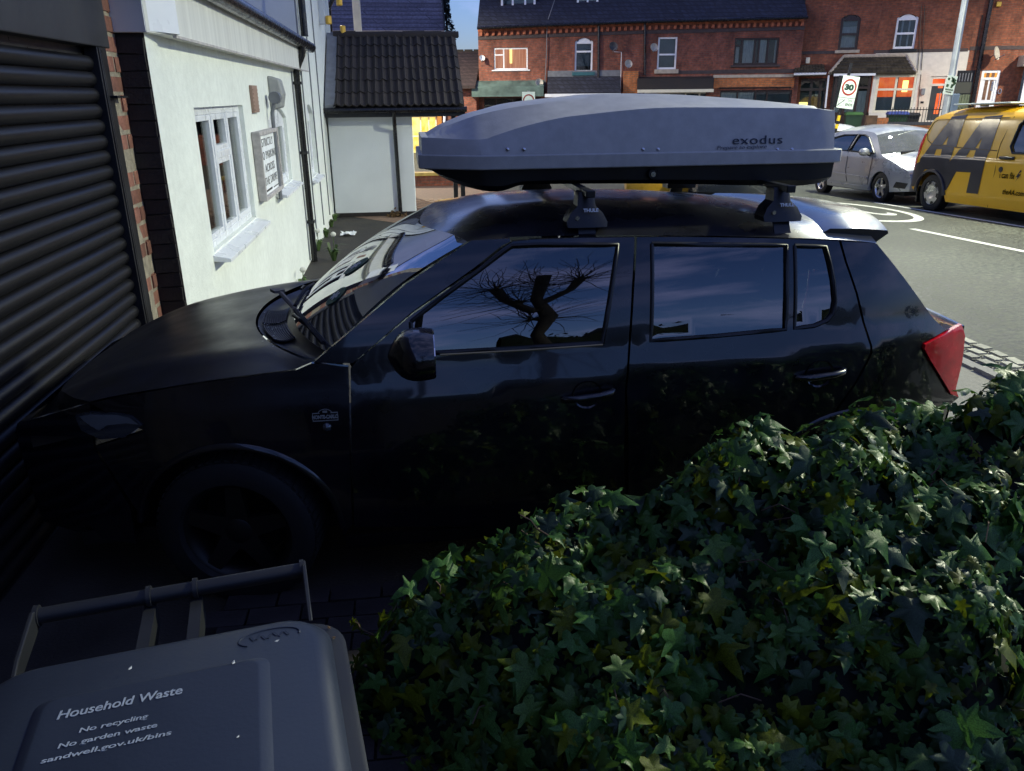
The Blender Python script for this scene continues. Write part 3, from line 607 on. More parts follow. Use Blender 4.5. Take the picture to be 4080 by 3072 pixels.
FL = Fac(1907, 300, 36, -R(11.2)); GRP = 'terraced houses across the street'
zgl = -1.0
def terrace(F_, name, label, l, r, eave, wins, mat, zg, roof=True, dent=None, deep=8, lo_split=None, top=None):
    """front wall with openings, party walls, back and slated roof; eave = photo heights of the eave at both ends"""
    t = F_.root(name, label, 'house', l, GRP)
    ua, ub = F_.uw(l, 250)[0], F_.uw(r, 250)[0]; wa, wb_ = F_.uw(l, eave[0])[1], F_.uw(r, eave[1])[1]
    fwall('front_wall', [(ua, zg), (ub, zg), (ub, wb_), (ua, wa)], wins, t, mat)
    m = MB(); m.bb((ua+.005, .02, zg), (ua+.2, deep, wa-.05)); m.bb((ub-.2, .02, zg), (ub-.005, deep, wb_-.05)); m.bb((ua+.2, deep-.2, zg), (ub-.2, deep, wa-.05)); fo('party_walls', m, mat, t)
    m = MB(); m.bb((ua+.2, 1.2, zg), (ub-.2, 1.3, wa-.1)); fo('inner_wall', m, darkin, t)
    if roof:
        m = MB(); rz = 3.6
        m.prism([(ua, -.28, wa-.1), (ub, -.28, wb_-.1), (ub, deep/2, wb_+rz), (ua, deep/2, wa+rz)], (0, 0, .1)); m.prism([(ub, deep+.2, wb_-.1), (ua, deep+.2, wa-.1), (ua, deep/2, wa+rz), (ub, deep/2, wb_+rz)], (0, 0, .1)); fo('roof', m, slate, t)
        m = MB(); m.tube([(ua, -.33, wa-.06), (ub, -.33, wb_-.06)], .06, 8); fo('gutter', m, blackpipe, t, smooth=40)
    if dent:
        m = MB(); m.prism([(ua, -.06, wa-.18), (ub, -.06, wb_-.18), (ub, -.06, wb_-.04), (ua, -.06, wa-.04)], (0, .055, 0)); fo('cornice', m, cornm, t)
        n = int((ub-ua)/.24); dm = MB(); dm.box((0, 0, 0), (.11, .09, .16)); dm_ = dm.mesh('dentil'); dm_.materials.append(cornm)
        for i in range(n):
            q = (i+.5)/n; inst('dentil', dm_, t, (ua+(ub-ua)*q-ua, -.042, wa+(wb_-wa)*q-.27))
        m = MB(); m.prism([(ua, -.03, wa-.50), (ub, -.03, wb_-.50), (ub, -.03, wb_-.37), (ua, -.03, wa-.37)], (0, .026, 0)); fo('dark_band', m, bandm, t)
    return t, ua, ub, wa, wb_
def dormer(t, F_, l, tp, r, b, fm, back, v=(), dd=-.7, name='dormer'):
    u0, w0, u1, w1 = F_.rect(l, tp, r, b, dd); w1 = max(w1, w0+1.25); y = -dd
    m = MB(); m.bb((u0-.08, y+.12, w0-.15), (u1+.08, y+3, w1+.1)); m.bb((u0-.2, y-.1, w1+.1), (u1+.2, y+3, w1+.2)); d = fo(name, m, slate, t)
    m = MB(); fw = .09
    m.bb((u0, y, w0), (u0+fw, y+.11, w1)); m.bb((u1-fw, y, w0), (u1, y+.11, w1)); m.bb((u0+fw, y, w0), (u1-fw, y+.11, w0+fw)); m.bb((u0+fw, y, w1-fw), (u1-fw, y+.11, w1))
    for q in v: c = u0+(u1-u0)*q; m.bb((c-.04, y-.004, w0+fw), (c+.04, y+.1, w1-fw))
    fo('window_frame', m, fm, d)
    m = MB(); m.bb((u0+fw, y+.04, w0+fw), (u1-fw, y+.045, w1-fw)); fo('pane', m, winglass, d)
    m = MB(); m.bb((u0+fw*.5, y+.085, w0+fw*.5), (u1-fw*.5, y+.1, w1-fw*.5)); fo('blind', m, back, d)
    m = MB(); m.bb((u0-.08, y-.08, w0-.1), (u1+.08, y+.1, w0-.004)); fo('sill', m, leadm, d)
    return d
# house A: lit curtains, green shop canopy
rA = FL.rect(1968, 190, 2103, 278); sA = FL.rect(1912, 388, 2166, 520)
hA, ua, ub, wa, wb2 = terrace(FL, 'corner_house', 'leftmost red brick house with lit pink curtains over a green shop canopy', 1907, 2175, (108, 97), [rpoly(rA), rpoly(sA)], brk_l, zgl, dent=True)
fwin(hA, rA, upvc, lit_pink, v=(.29,), h=((.68, 0, .29),), fw=.06, y=.03, sillm=upvc, sillh=.05, so=.04, backs=((.46, .3, .53, 1, lit_gap),))
fwin(hA, sA, brownf, darkin, v=(.25, .5, .75), h=(.72,), y=.06, name='shop_window')
m = MB(); r = FL.rect(1880, 345, 2166, 385, .5); m.prism([(r[0], 0, r[3]+.25), (r[0], -.55, r[3]-.02), (r[0], -.6, r[3]-.02), (r[0], -.6, r[1]), (r[0], 0, r[1])], (r[2]-r[0], 0, 0)); fo('shop_canopy', m, M('green_grey_canopy', (.075, .12, .11), .6, var=.4, scale=3), hA)
dish(hA, FL, 1919, 234, .12, upvc, .1); dish(hA, FL, 2146, 332, .17, dishm, .3)
dormer(hA, FL, 1996, -20, 2134, 68, upvc, bluec, (.34, .7))
pipe(hA, FL, [(2210, 0), (2180, 90), (2178, 200), (2171, 345)], .018, leadm, 'cable')
r = FL.rect(2183, -20, 2240, 14, -1.4); 
m = MB(); m.bb((r[0], 1.4, r[1]), (r[2], 2.2, r[1]+3)); c_ = fo('chimney_stack', m, brk_l, hA); m = MB(); m.bb((r[0]-.08, 1.3, r[1]-.18), (r[2]+.08, 2.25, r[1]+.03)); fo('flashing', m, leadm, c_)
# house B
rB = FL.rect(2290, 150, 2362, 287); sB = FL.rect(2200, 385, 2470, 520)
hB, *_ = terrace(FL, 'sash_house', 'red brick house with white arched sash on a teal sill', 2175, 2545, (97, 83), [rpoly(rB, .16), rpoly(sB)], brk_l, zgl, dent=True)
fwin(hB, rB, upvc, bluec, h=(.68,), arch_=.16, fw=.075, sillm=teal, sillh=.14, backs=((.1, .04, .9, .2, darkin),)); fwin(hB, sB, creamf, greyg, v=(.3, .6), name='shop_window')
r = FL.rect(2181, 322, 2473, 376, .6); m = MB(); m.prism([(r[0], 0, r[3]+.2), (r[0], -.9, r[1]+.05), (r[0], -.9, r[1]-.05), (r[0], 0, r[1]-.05)], (r[2]-r[0], 0, 0)); ln = fo('lean_to_roof', m, slate, hB)
m = MB(); m.bb((r[0], -.03, r[3]+.18), (r[2], 0, r[3]+.42)); fo('flashing', m, leadm, ln); m = MB(); m.bb((r[0]-.1, -.98, r[1]-.1), (r[2], -.9, r[1]+.03)); fo('gutter', m, upvc, ln)
fbox('brick_fin', hB, FL.rect(2481, 283, 2539, 520, .3), brk_o, -.3, -.003)
dish(hB, FL, 2441, 188, .19, dishg); dish(hB, FL, 2501, 257, .17, dishm); pipe(hB, FL, [(2385, 98), (2384, 330)], .05, blackpipe)
pipe(hB, FL, [(2445, 206), (2476, 208), (2472, 372)], .014, upvc, 'cable')
dormer(hB, FL, 2298, -15, 2384, 56, upvc, nets, (.5,))
# house C
rC = FL.rect(2620, 147, 2697, 276); sC = FL.rect(2564, 366, 2838, 520)
hC, *_ = terrace(FL, 'plain_sash_house', 'red brick house with square white sash and beige stone sill', 2545, 2842, (83, 76), [rpoly(rC), rpoly(sC)], brk_l, zgl, dent=True)
fwin(hC, rC, upvc, bluec, h=(.46,), fw=.075, sillm=stone, sillh=.17); fwin(hC, sC, creamf, greyg, v=(.2, .36, .6, .8), h=(.8,), name='shop_window', backs=((.22, 0, .35, 1, nets), (.37, 0, .58, .9, stone)))
r = FL.rect(2540, 304, 2843, 356, .5); m = MB(); m.prism([(r[0], 0, r[3]), (r[0], -.5, r[3]-.1), (r[0], -.6, r[1]), (r[0], 0, r[1])], (r[2]-r[0], 0, 0)); fo('black_fascia', m, M('black_felt', (.022, .018, .016), .8, var=.4, scale=3), hC)
m = MB(); m.bb((r[0], -.68, r[1]-.12), (r[2], -.58, r[1]+.0)); fo('gutter', m, creamf, hC)
dish(hC, FL, 2603, 192, .17, dishm); pipe(hC, FL, [(2569, 92), (2569, 300)], .05, blackpipe); fbox('string_course', hC, FL.rect(2700, 281, 2842, 294), bandm, -.02, -.003)
dormer(hC, FL, 2640, -30, 2722, 19, brownf, lit_pink, ())
# house D
rD = FL.rect(2925, 150, 3102, 258); sD = FL.rect(2863, 359, 3149, 520)
hD, ua, ub, wa, wb2 = terrace(FL, 'bakery_fronted_house', 'brick house with wide brown window over an orange brick shopfront', 2842, 3190, (76, 66), [rpoly(rD), rpoly(sD)], brk_l, zgl, dent=True)
fwin(hD, rD, brownf, darkin, v=(.17, .47, .56, .76), h=((.72, 0, .17),), fw=.075, sillm=bandm, backs=((.02, .02, .13, .68, nets), (.22, .02, .45, .97, nets), (.58, .02, .74, .97, nets), (.93, .05, .99, .95, nets)))
fwin(hD, sD, brownf, greyg, v=(.25, .5, .66), h=(.6,), name='shop_window', backs=((.38, .0, .5, .5, nets), (.7, .1, .85, .4, lit_gap), (.02, .62, .48, .95, nets)))
fbox('stone_band', hD, FL.rect(2843, 297, 3162, 309, .08), stone, -.08, -.003); fbox('orange_brickwork', hD, FL.rect(2845, 311, 3164, 350, .05), brk_o, -.05, -.003)
fbox('string_course', hD, FL.rect(2842, 277, 3165, 292), bandm, -.02, -.003)
r = FL.rect(2866, 350, 3152, 355, .3); m = MB(); m.tube([(r[0], -.3, r[3]), (r[2], -.3, r[3])], .03, 6)
for i in range(7): q = r[0]+(r[2]-r[0])*i/6; m.tube([(q, -.3, r[3]), (q, -.05, r[3]-.05)], .018, 5)
fo('awning_rail', m, blackpl, hD)
dormer(hD, FL, 2990, -30, 3092, 26, upvc, greyg, ()); r = FL.rect(2845, -30, 2908, 11, -1.2); m = MB(); m.bb((r[0], 1.2, r[1]), (r[2], 2, r[1]+3)); fo('chimney_stack', m, white_b, hD)

# ------------------------------------------------------------------ right-hand row, set at an angle
FR = Fac(3182, 300, 35.5, -R(23.5)); zgr = -.9
rE = FR.rect(3346, 58, 3424, 199); pE = FR.rect(3172, 312, 3296, 470); bE = FR.rect(3312, 300, 3452, 455)
hE, *_ = terrace(FR, 'porch_house', 'brown brick house with dark arched sash and a small tiled porch', 3182, 3482, (-40, -45), [rpoly(rE, .14), rpoly(pE)], brk_r, zgr)
fwin(hE, rE, brownf, nets, h=(.5,), arch_=.14, fw=.1, sillm=stone, sillh=.12, backs=((.1, .75, .9, .98, bluec),))
fwin(hE, pE, brownf, greyg, v=(.45, .75), h=(.72,), fw=.12, name='front_door', backs=((.05, .15, .4, .4, lit_gap), (.6, .1, .74, .75, bluec)))
def tiled_strip(t, F_, pts, dd0, dd1, n, name, mat, rows_=4):
    """small pitched roof: photo points of its upper (at the wall) and lower (out) edges"""
    (al, at), (bl_, bt), (cl, ct), (dl, dt) = pts
    A = F_.uw(al, at, dd0); B = F_.uw(bl_, bt, dd0); C_ = F_.uw(cl, ct, dd1); D = F_.uw(dl, dt, dd1)
    a, b, c, d = [Vector((p[0], -y, p[1])) for p, y in ((A, dd0), (B, dd0), (C_, dd1), (D, dd1))]
    m = MB(); m.prism([a, b, c, d], (0, .02, -.08)); rf_ = fo(name, m, mat, t)
    m = MB()
    for r_ in range(rows_):
        p0 = a+(d-a)*(r_/rows_); p1 = b+(c-b)*(r_/rows_); q0 = a+(d-a)*((r_+1.1)/rows_); q1 = b+(c-b)*((r_+1.1)/rows_)
        for i in range(n):
            x0 = p0+(p1-p0)*(i/n); x1 = p0+(p1-p0)*((i+.86)/n); y0_ = q0+(q1-q0)*(i/n); y1_ = q0+(q1-q0)*((i+.86)/n); up_ = Vector((0, -.01, .05)); lo_ = Vector((0, 0, .0))
            m.add([x0+lo_, x1+lo_, y1_+up_, y0_+up_, y1_-up_*.4, y0_-up_*.4], [(0, 3, 2, 1), (2, 3, 5, 4)])
    tl = fo('tiles', m, mat, rf_); tl['kind'] = 'stuff'
    return rf_, a, b, c, d
mossy = M('mossy_tile', (.05, .04, .025), .9, var=.55, scale=4, bump=.5, bscale=20, detail=8)
rf_, a, b, c, d = tiled_strip(hE, FR, ((3170, 258), (3282, 255), (3292, 293), (3163, 296)), .02, 1.0, 10, 'porch_roof', mossy)
m = MB(); m.tube([d, c], .05, 6); fo('gutter', m, upvc, rf_)
pipe(hE, FR, [(3302, 300), (3300, 318), (3288, 430)], .035, upvc, dd=1.0)
fbox('alarm_box', hE, FR.rect(3210, 229, 3226, 253), creamf, -.1, -.003, bevel=.02)
fbox('string_course', hE, FR.rect(3172, 203, 3330, 216), bandm, -.02, -.003)
# shared bay
m = MB(); r = bE; m.bb((r[0], -.85, zgr), (r[2], -.003, r[1])); bayE = fo('bay', m, brownf, hE); m = MB(); m.bb((r[0]-.05, -.9, r[3]), (r[2]+.03, -.003, r[3]+.15)); fo('bay_head', m, brownf, bayE)
fwin(bayE, (r[0], r[1], r[2], r[3]), brownf, darkin, v=(.33, .66), h=(.68,), fw=.1, y=-.85, name='bay_window', backs=((.05, .02, .95, .6, nets),))
rF = FR.rect(3567, 56, 3653, 194); bF = FR.rect(3474, 300, 3628, 447); dF = FR.rect(3694, 304, 3764, 490); gF = FR.rect(3804, 282, 3876, 440)
hF, ua, ub, wa, wb2 = terrace(FR, 'white_fronted_house', 'brick house with white painted ground floor and orange lit bay', 3482, 3856, (-45, -55), [rpoly(rF, .14), rpoly(dF)], brk_r, zgr)
fwin(hF, rF, upvc, greyg, h=(.5,), arch_=.14, fw=.085, sillm=blackpl, sillh=.12, backs=((.3, .03, .38, .97, nets), (.62, .03, .7, .97, nets)))
pw = [FR.uw(3488, 211), FR.uw(3862, 201), FR.uw(3849, 278), FR.uw(3830, 440)]
fwall('painted_ground_floor', [(ua+.02, zgr), (ub-.02, zgr), (ub-.02, pw[1][1]), (ua+.02, pw[0][1])], [rpoly(dF)], hF, whitep, y=-.012, depth=.012)
rf_, a, b, c, d = tiled_strip(hF, FR, ((3362, 226), (3610, 222), (3650, 288), (3306, 291)), .02, 1.05, 22, 'bay_roof', mossy, 5)
ridge = MB(); ridge.tube([a, b], .09, 6); ridge.tube([a, d], .07, 6); ridge.tube([b, c], .07, 6); fo('hip_tiles', ridge, stone, rf_)
m = MB(); m.bb((bE[0]-.1, -1.1, d.z-.12), (bE[2]+.1, -1.02, d.z-.03)); fo('gutter', m, upvc, rf_)
m = MB(); m.bb((bF[0]-.12, -.85, zgr), (bF[2]+.05, -.02, bF[1])); m.bb((bF[0]-.12, -.88, bF[3]), (bF[2]+.12, -.02, bF[3]+.15)); m.bb((bF[0]-.14, -.86, bF[1]-.01), (bF[0], -.7, bF[3]+.01)); m.bb((bF[2], -.86, bF[1]-.01), (bF[2]+.1, -.75, bF[3]+.01)); bayF = fo('bay', m, whitep, hF)
fwin(bayF, bF, creamf, lit_red, v=(.5,), h=(.62,), fw=.09, y=-.85, name='bay_window', backs=((.68, .55, .82, .85, lit_lamp), (.0, .0, 1, .42, bluec), (.52, .4, .56, .98, brownf)))
fwin(hF, dF, whitep, lit_red, h=(.82,), fw=.1, y=.03, name='front_door', gl=False)
dgr = M('slate_grey_door', (.04, .045, .05), .4)
u0, w0, u1, w1 = dF; m = MB(); m.bb((u0+.1, .07, w0), (u1-.1, .12, w0+(w1-w0)*.8)); dr = fo('door_leaf', m, dgr, hF)
m = MB(); m.bb((u0+.34, .06, w0+.35), (u0+.52, .07, w0+1.15)); fo('glazed_slot', m, lit_red, dr); m = MB(); m.bb((u0+.34, .06, w0+1.35), (u0+.52, .07, w0+1.55)); fo('glazed_square', m, lit_red, dr)
m = MB(); m.tube([(u1-.2, .03, w0+.5), (u1-.2, .03, w0+1.2)], .02, 6); fo('pull_handle', m, chrome, dr)
fbox('wall_lamp', hF, FR.rect(3668, 352, 3684, 378), bluec, -.1, -.015, bevel=.02); fbox('letter_slot', hF, FR.rect(3667, 404, 3680, 412), blackpl, -.03, -.013)
fbox('string_course', hF, FR.rect(3482, 196, 3856, 209), bandm, -.02, -.003)
for px in (3663, 3677): pipe(hF, FR, [(px+8, 20), (px, 200), (px-20, 440)], .012, blackpl, 'cable', .04)
rG = FR.rect(3899, 280, 3973, 445); gG = FR.rect(3802, 281, 3870, 445)
hG, ua, ub, wa, wb2 = terrace(FR, 'passage_house', 'brick house with white panelled door and a green passage gate', 3856, 4035, (-55, -58), [rpoly(rG)], brk_r, zgr)
u0, w0, u1, w1 = rG; fwin(hG, rG, upvc, lit_amb, h=(.8,), fw=.1, y=.03, name='front_door', gl=False)
m = MB(); m.bb((u0+.1, .06, w0), (u1-.1, .12, w0+(w1-w0)*.79)); dr = fo('door_leaf', m, upvc, hG)
for q in (.36, .64): c = u0+(u1-u0)*q; m = MB(); m.bb((c-.06, .05, w0+.45), (c+.06, .06, w0+1.5)); fo('glazed_slot', m, M('brown_glass', (.18, .1, .06), .3) if 'brown_glass' not in MT else MT['brown_glass'], dr)
m = MB(); m.tube([(u1-.2, .02, w0+.85), (u1-.2, .02, w0+1.1)], .018, 6); m.bb((u1-.24, .04, w0+.8), (u1-.16, .06, w0+1.15)); fo('handle', m, chrome, dr)
m = MB(); c = (u0+u1)/2; m.bb((c-.16, .045, w0+.2), (c+.16, .06, w0+.27)); fo('letter_slot', m, blackpl, dr)
u0, w0, u1, w1 = gG; m = MB(); mid = w0+(w1-w0)*.42
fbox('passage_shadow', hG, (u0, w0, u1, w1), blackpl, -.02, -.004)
m = MB()
for i in range(6):
    x0 = u0+(u1-u0)*i/6; m.bb((x0+.008, -.05, w0), (x0+(u1-u0)/6-.008, -.021, mid))
fo('gate', m, M('sage_green_gate', (.12, .15, .09), .7, var=.2), hG)
fbox('gate_panel', hG, (u0, mid+.05, u1, w0+(w1-w0)*.72), M('dark_green_panel', (.05, .055, .045), .7), -.05, -.021)
m = MB()
for i in range(1, 6): x0 = u0+(u1-u0)*i/6; m.bb((x0-.015, -.045, w0+(w1-w0)*.74), (x0+.015, -.022, w1-.1))
fo('gate_bars', m, leadm, hG)
pipe(hG, FR, [(3954, -20), (3912, 205), (3870, 440)], .085, blackpipe, dd=.1); pipe(hG, FR, [(3915, 60), (3876, 270)], .02, blackpl, 'cable', .03)
dish(hG, FR, 3962, 215, .26, dishm, .45, .4); fbox('alarm_box', hG, FR.rect(3968, 8, 3987, 27), M('yellow_alarm_box', (.6, .4, .06), .6), -.12, -.003, bevel=.02)
fbox('string_course', hG, FR.rect(3865, 184, 4035, 199), bandm, -.02, -.003); fbox('green_plinth', hG, FR.rect(3984, 428, 4035, 470), M('green_plinth_paint', (.1, .13, .1), .8), -.03, -.004)
mb = text_mb('0', .3, .01); v_ = FR.uw(3982, 365); mb.v = [Vector((p.x+v_[0], -.03-p.z, p.y+v_[1])) for p in mb.v]; fo('house_number', mb, chrome, hG)
bH = FR.rect(4050, 265, 4190, 436)
hH, ua, ub, wa, wb2 = terrace(FR, 'cropped_bay_house', 'brick house cut by the right edge with white framed bay', 4035, 4420, (-58, -65), [], brk_r, zgr)
m = MB(); m.bb((bH[0]-.1, -.8, zgr), (bH[2], -.01, bH[1])); m.bb((bH[0]-.15, -.85, bH[3]), (bH[2], -.01, bH[3]+.4)); bayH = fo('bay', m, stone, hH)
fwin(bayH, bH, upvc, greyg, v=(.12, .5), h=(.7,), fw=.1, y=-.8, name='bay_window'); fbox('string_course', hH, FR.rect(4035, 180, 4300, 195), bandm, -.02, -.003)

# ------------------------------------------------------------------ lit shop left of the terrace, big slate roof behind the annex
FS = Fac(1907, 300, 35.6, -R(11.2))
shp = FS.root('lit_shop', 'low dark-roofed shop glowing yellow behind the annex', 'shop', 1560)
sw = FS.rect(1600, 462, 1742, 640); (u0, _), (u1, _) = FS.uw(1540, 400), FS.uw(1898, 400); we = FS.uw(1700, 345)[1]
fwall('front_wall', [(u0, -1.1), (u1, -1.1), (u1, we), (u0, we)], [rpoly(sw)], shp, brk_l)
fwin(shp, sw, creamf, lit_shop, v=(.55, .78), h=(.55,), fw=.06, name='shop_window')
fbox('lit_sign', shp, FS.rect(1600, 437, 1756, 461, .1), lit_sign, -.1, -.01); fbox('pilaster', shp, FS.rect(1745, 462, 1762, 640, .1), M('orange_pilaster', (.4, .16, .03), .6), -.1, -.01)
pipe(shp, FS, [(1772, 430), (1768, 640)], .06, upvc)
wr = FS.uw(1880, 212, -3)[1]; m = MB(); m.prism([(u0, -.3, we-.1), (u1, -.3, we-.1), (u1, 3, wr), (u0, 3, wr)], (0, 0, .1)); m.prism([(u1, 6.3, we-.1), (u0, 6.3, we-.1), (u0, 3, wr), (u1, 3, wr)], (0, 0, .1)); fo('roof', m, coursemat('brown_tile_roof', (.035, .022, .022), .14), shp)
m = MB()
for i in range(9): q = u1-.2-i*.42; m.bb((q-.18, 2.9, wr+.04), (q+.18, 3.1, wr+.16))
fo('ridge_tiles', m, soot, shp)
m = MB(); m.bb((u0, 6, -1.1), (u1, 6.2, we)); fo('back_wall', m, brk_l, shp)
# big slate building behind the annex
y = 44.0; xa = on(1, 1300, 120, y).x; xb = on(1, 1770, 120, y).x; za = on(1, 1600, 122, y).z; zc = on(1, 1600, -200, y+5).z
bs = thing('slate_roofed_building', 'large grey slate roof rising behind the small annex', 'building', ((xa+xb)/2, y+3, LANE))
m = MB(); m.bb((xa, y+.4, -1), (xb-.15, y+9, za)); obj('wall', m, white_b, bs)
lslate = coursemat('lilac_slate_roof', (.10, .10, .135), .21, dark=.45, wd=6)
m = MB(); m.prism([(xa-.3, y, za), (xb, y, za), (xb-.02, y+5, zc), (xa-.3, y+5, zc)], (0, 0, -.12)); m.prism([(xb, y+10, za), (xa-.3, y+10, za), (xa-.3, y+5, zc), (xb, y+5, zc)], (0, 0, -.12)); obj('roof', m, lslate, bs)
m = MB(); m.bb((xa-.3, y-.1, za-.16), (xb, y-.01, za-.0)); obj('gutter', m, stone, bs)
m = MB(); m.bb((xb-.03, y-.02, za), (xb+.05, y+.1, za+.1)); m.prism([(xb+.0, y, za+.02), (xb+.0, y+5, zc+.02), (xb+.08, y+5, zc+.02), (xb+.08, y, za+.02)], (0, 0, .1)); obj('verge', m, blackpl, bs)
y = 24; p0 = on(1, 1428, 118, y-1.5); m = MB(); m.bb((p0.x-.11, y-1.6, LANE), (p0.x+.09, y-1.4, p0.z+2.2)); tag(obj('pale_post', m, creamf, bevel=.02), 'pale post in front of the big slate roof, beside the black pipe', 'post')
# dark conifer beside the slate roof
def blob_tree(name, label, px, py, y, h, wd, n, mat, trunkm, group=None):
    p = on(1, px, py, y); p.z = G(p.x, p.y); t = thing(name, label, 'tree', p, None, group)
    m = MB(); m.tube([p, p+Vector((.05, 0, h*.5)), p+Vector((0, .05, h*.92))], [.14, .09, .02], 8); obj('trunk', m, trunkm, t)
    m = MB()
    for i in range(n):
        hh = random.uniform(.12, 1); a = random.uniform(0, 6.28); rr = wd*(1.02-hh)**.7*(.55+.45*random.random())*(1+.25*math.sin(hh*23))
        q = p+Vector((math.cos(a)*rr, math.sin(a)*rr, hh*h)); e = Matrix.Rotation(random.uniform(0, 6.28), 3, Vector((random.gauss(0, 1), random.gauss(0, 1), random.gauss(0, 1))).normalized()); s = random.uniform(.08, .2)
        m.add([q+e @ Vector(v)*s for v in ((-1, 0, 0), (0, -.4, .1), (1, 0, 0), (0, .4, .1))], [(0, 1, 2, 3)])
    obj('crown', m, mat, t); return t
bark = M('bark', (.05, .04, .03), .9, var=.4, scale=20, bump=.8, bscale=30)
coni = M('conifer_leaf', (.012, .02, .016), .8, var=.4, scale=20)
blob_tree('conifer', 'dark slim conifer against the sky beside the slate roof', 1779, 125, 47, 9.2, .75, 1500, coni, bark)
# low wall on the forecourt
y = 22.4; x0 = on(1, 1560, 745, y).x; x1 = on(1, 1860, 745, y).x; zt_ = on(1, 1700, 700, y).z
fwl = thing('forecourt_wall', 'low dark red brick wall in front of the lit shop', 'wall', ((x0+x1)/2, y, LANE))
m = MB(); m.bb((x0, y, -.7), (x1, y+.25, zt_)); obj('brickwork', m, brk_l, fwl); m = MB(); m.bb((x0-.03, y-.04, zt_), (x1+.03, y+.29, zt_+.08)); obj('coping', m, M('yellow_lit_coping', (.5, .36, .1), .7, var=.3), fwl)  # yellow light on the wall top is painted into the coping colour
# ------------------------------------------------------------------ car building kit
paint_k = M('black_car_paint', (.0035, .0035, .007), .3, var=.3, scale=6, coat=1, spec=.4, coatr=.04, rvar=.08)
dustk = M('dusty_black_roof', (.014, .014, .017), .3, var=.5, scale=5, coat=.8, spec=.5, coatr=.12)
rubber = M('tyre_rubber', (.006, .006, .007), .75, var=.3, scale=30)
trimk = M('black_trim', (.006, .006, .007), .4, var=.2)
carglass = glass('car_side_glass', (.10, .12, .13), 1.75, refl=2.5)
scrglass = glass('windscreen_glass', (.6, .66, .62), 1.5, haze=.13, dmin=.05, refl=.9)  # pale haze over the glass is put into the material
alloy = M('alloy_wheel', (.5, .5, .52), .3, metal=.9, var=.1); darkalloy = M('black_alloy_wheel', (.006, .006, .007), .45, metal=.2)
redl = M('red_lamp_lens', (.78, .008, .02), .22, var=.25, scale=14, coat=1, spec=.5)
clearl = M('clear_lamp_lens', (.07, .08, .095), .1, metal=.5, var=.08, scale=5, coat=1)
seatm = M('dark_seat', (.02, .02, .022), .9, var=.3, scale=8)
class Car:
    """body given by a half width, an inset of the side as a function of (x, z) and a centre line; local x runs from nose to tail"""
    def __init__(s, root, W, inset, side=-1): s.root = root; s.W = W; s.inset = inset
    def y(s, x, z, sd=-1, out=0): return sd*(s.W-s.inset(x, z)+out)
    def panel(s, name, poly, mat, holes=(), parent=None, out=0, skirt=.02, st=.045, sides=(-1, 1), smooth=True):
        objs = []
        vs, tri, loops = tess(poly, holes, st)
        for sd in sides:
            mb = MB(); P = [Vector((p.x, s.y(p.x, p.y, sd, out), p.y)) for p in vs]; nr = []
            e = .004
            for p in vs:
                fx = (s.inset(p.x+e, p.y)-s.inset(p.x-e, p.y))/(2*e); fz = (s.inset(p.x, p.y+e)-s.inset(p.x, p.y-e))/(2*e)
                nr.append(Vector((fx, sd, fz)).normalized())
            tr = tri if sd < 0 else [t[::-1] for t in tri]
            mb.add(P, tr); n0 = len(nr)
            if skirt:
                for lp in loops:
                    n = len(lp); a = [Vector((p.x, s.y(p.x, p.y, sd, out), p.y)) for p in lp]; b = [Vector((p.x, s.y(p.x, p.y, sd, out-skirt), p.y)) for p in lp]
                    ar = sum(lp[i].x*lp[(i+1) % n].y-lp[(i+1) % n].x*lp[i].y for i in range(n))
                    fl_ = (ar > 0) == (sd < 0)
                    for i in range(n):
                        j = (i+1) % n; t_ = (lp[j]-lp[i]); nn = Vector((t_.y, 0, -t_.x)).normalized()*(1 if ar > 0 else -1)
                        if lp is not loops[0]: nn = -nn
                        q = (a[i], b[i], b[j], a[j]) if fl_ else (a[i], a[j], b[j], b[i])
                        mb.add(q, [(0, 1, 2, 3)] if lp is loops[0] else [(3, 2, 1, 0)]); nr += [nn]*4
            o = obj(name, mb, mat, parent or s.root, smooth=180, nrm=nr); objs.append(o)
        return objs
    def loft(s, name, rows, mat, parent=None, sub=1, smooth=60): 
        mb = MB(); mb.grid(rows); return obj(name, mb, mat, parent or s.root, smooth=smooth)
def lerp_t(tab, x):
    if x <= tab[0][0]: return tab[0][1]
    for (a, b), (c, d) in zip(tab, tab[1:]):
        if x <= c: t = (x-a)/(c-a); return b+(d-b)*t
    return tab[-1][1]
def crv(tab, x):
    """smooth interpolation through a table"""
    n = len(tab)
    if x <= tab[0][0]: return tab[0][1]
    if x >= tab[-1][0]: return tab[-1][1]
    for i in range(n-1):
        if x <= tab[i+1][0]:
            x0, y0 = tab[i]; x1, y1 = tab[i+1]
            m0 = (y1-tab[i-1][1])/(x1-tab[i-1][0]) if i else (y1-y0)/(x1-x0); m1 = (tab[i+2][1]-y0)/(tab[i+2][0]-x0) if i+2 < n else (y1-y0)/(x1-x0)
            h = x1-x0; t = (x-x0)/h
            return (2*t**3-3*t*t+1)*y0+(t**3-2*t*t+t)*h*m0+(-2*t**3+3*t*t)*y1+(t**3-t*t)*h*m1
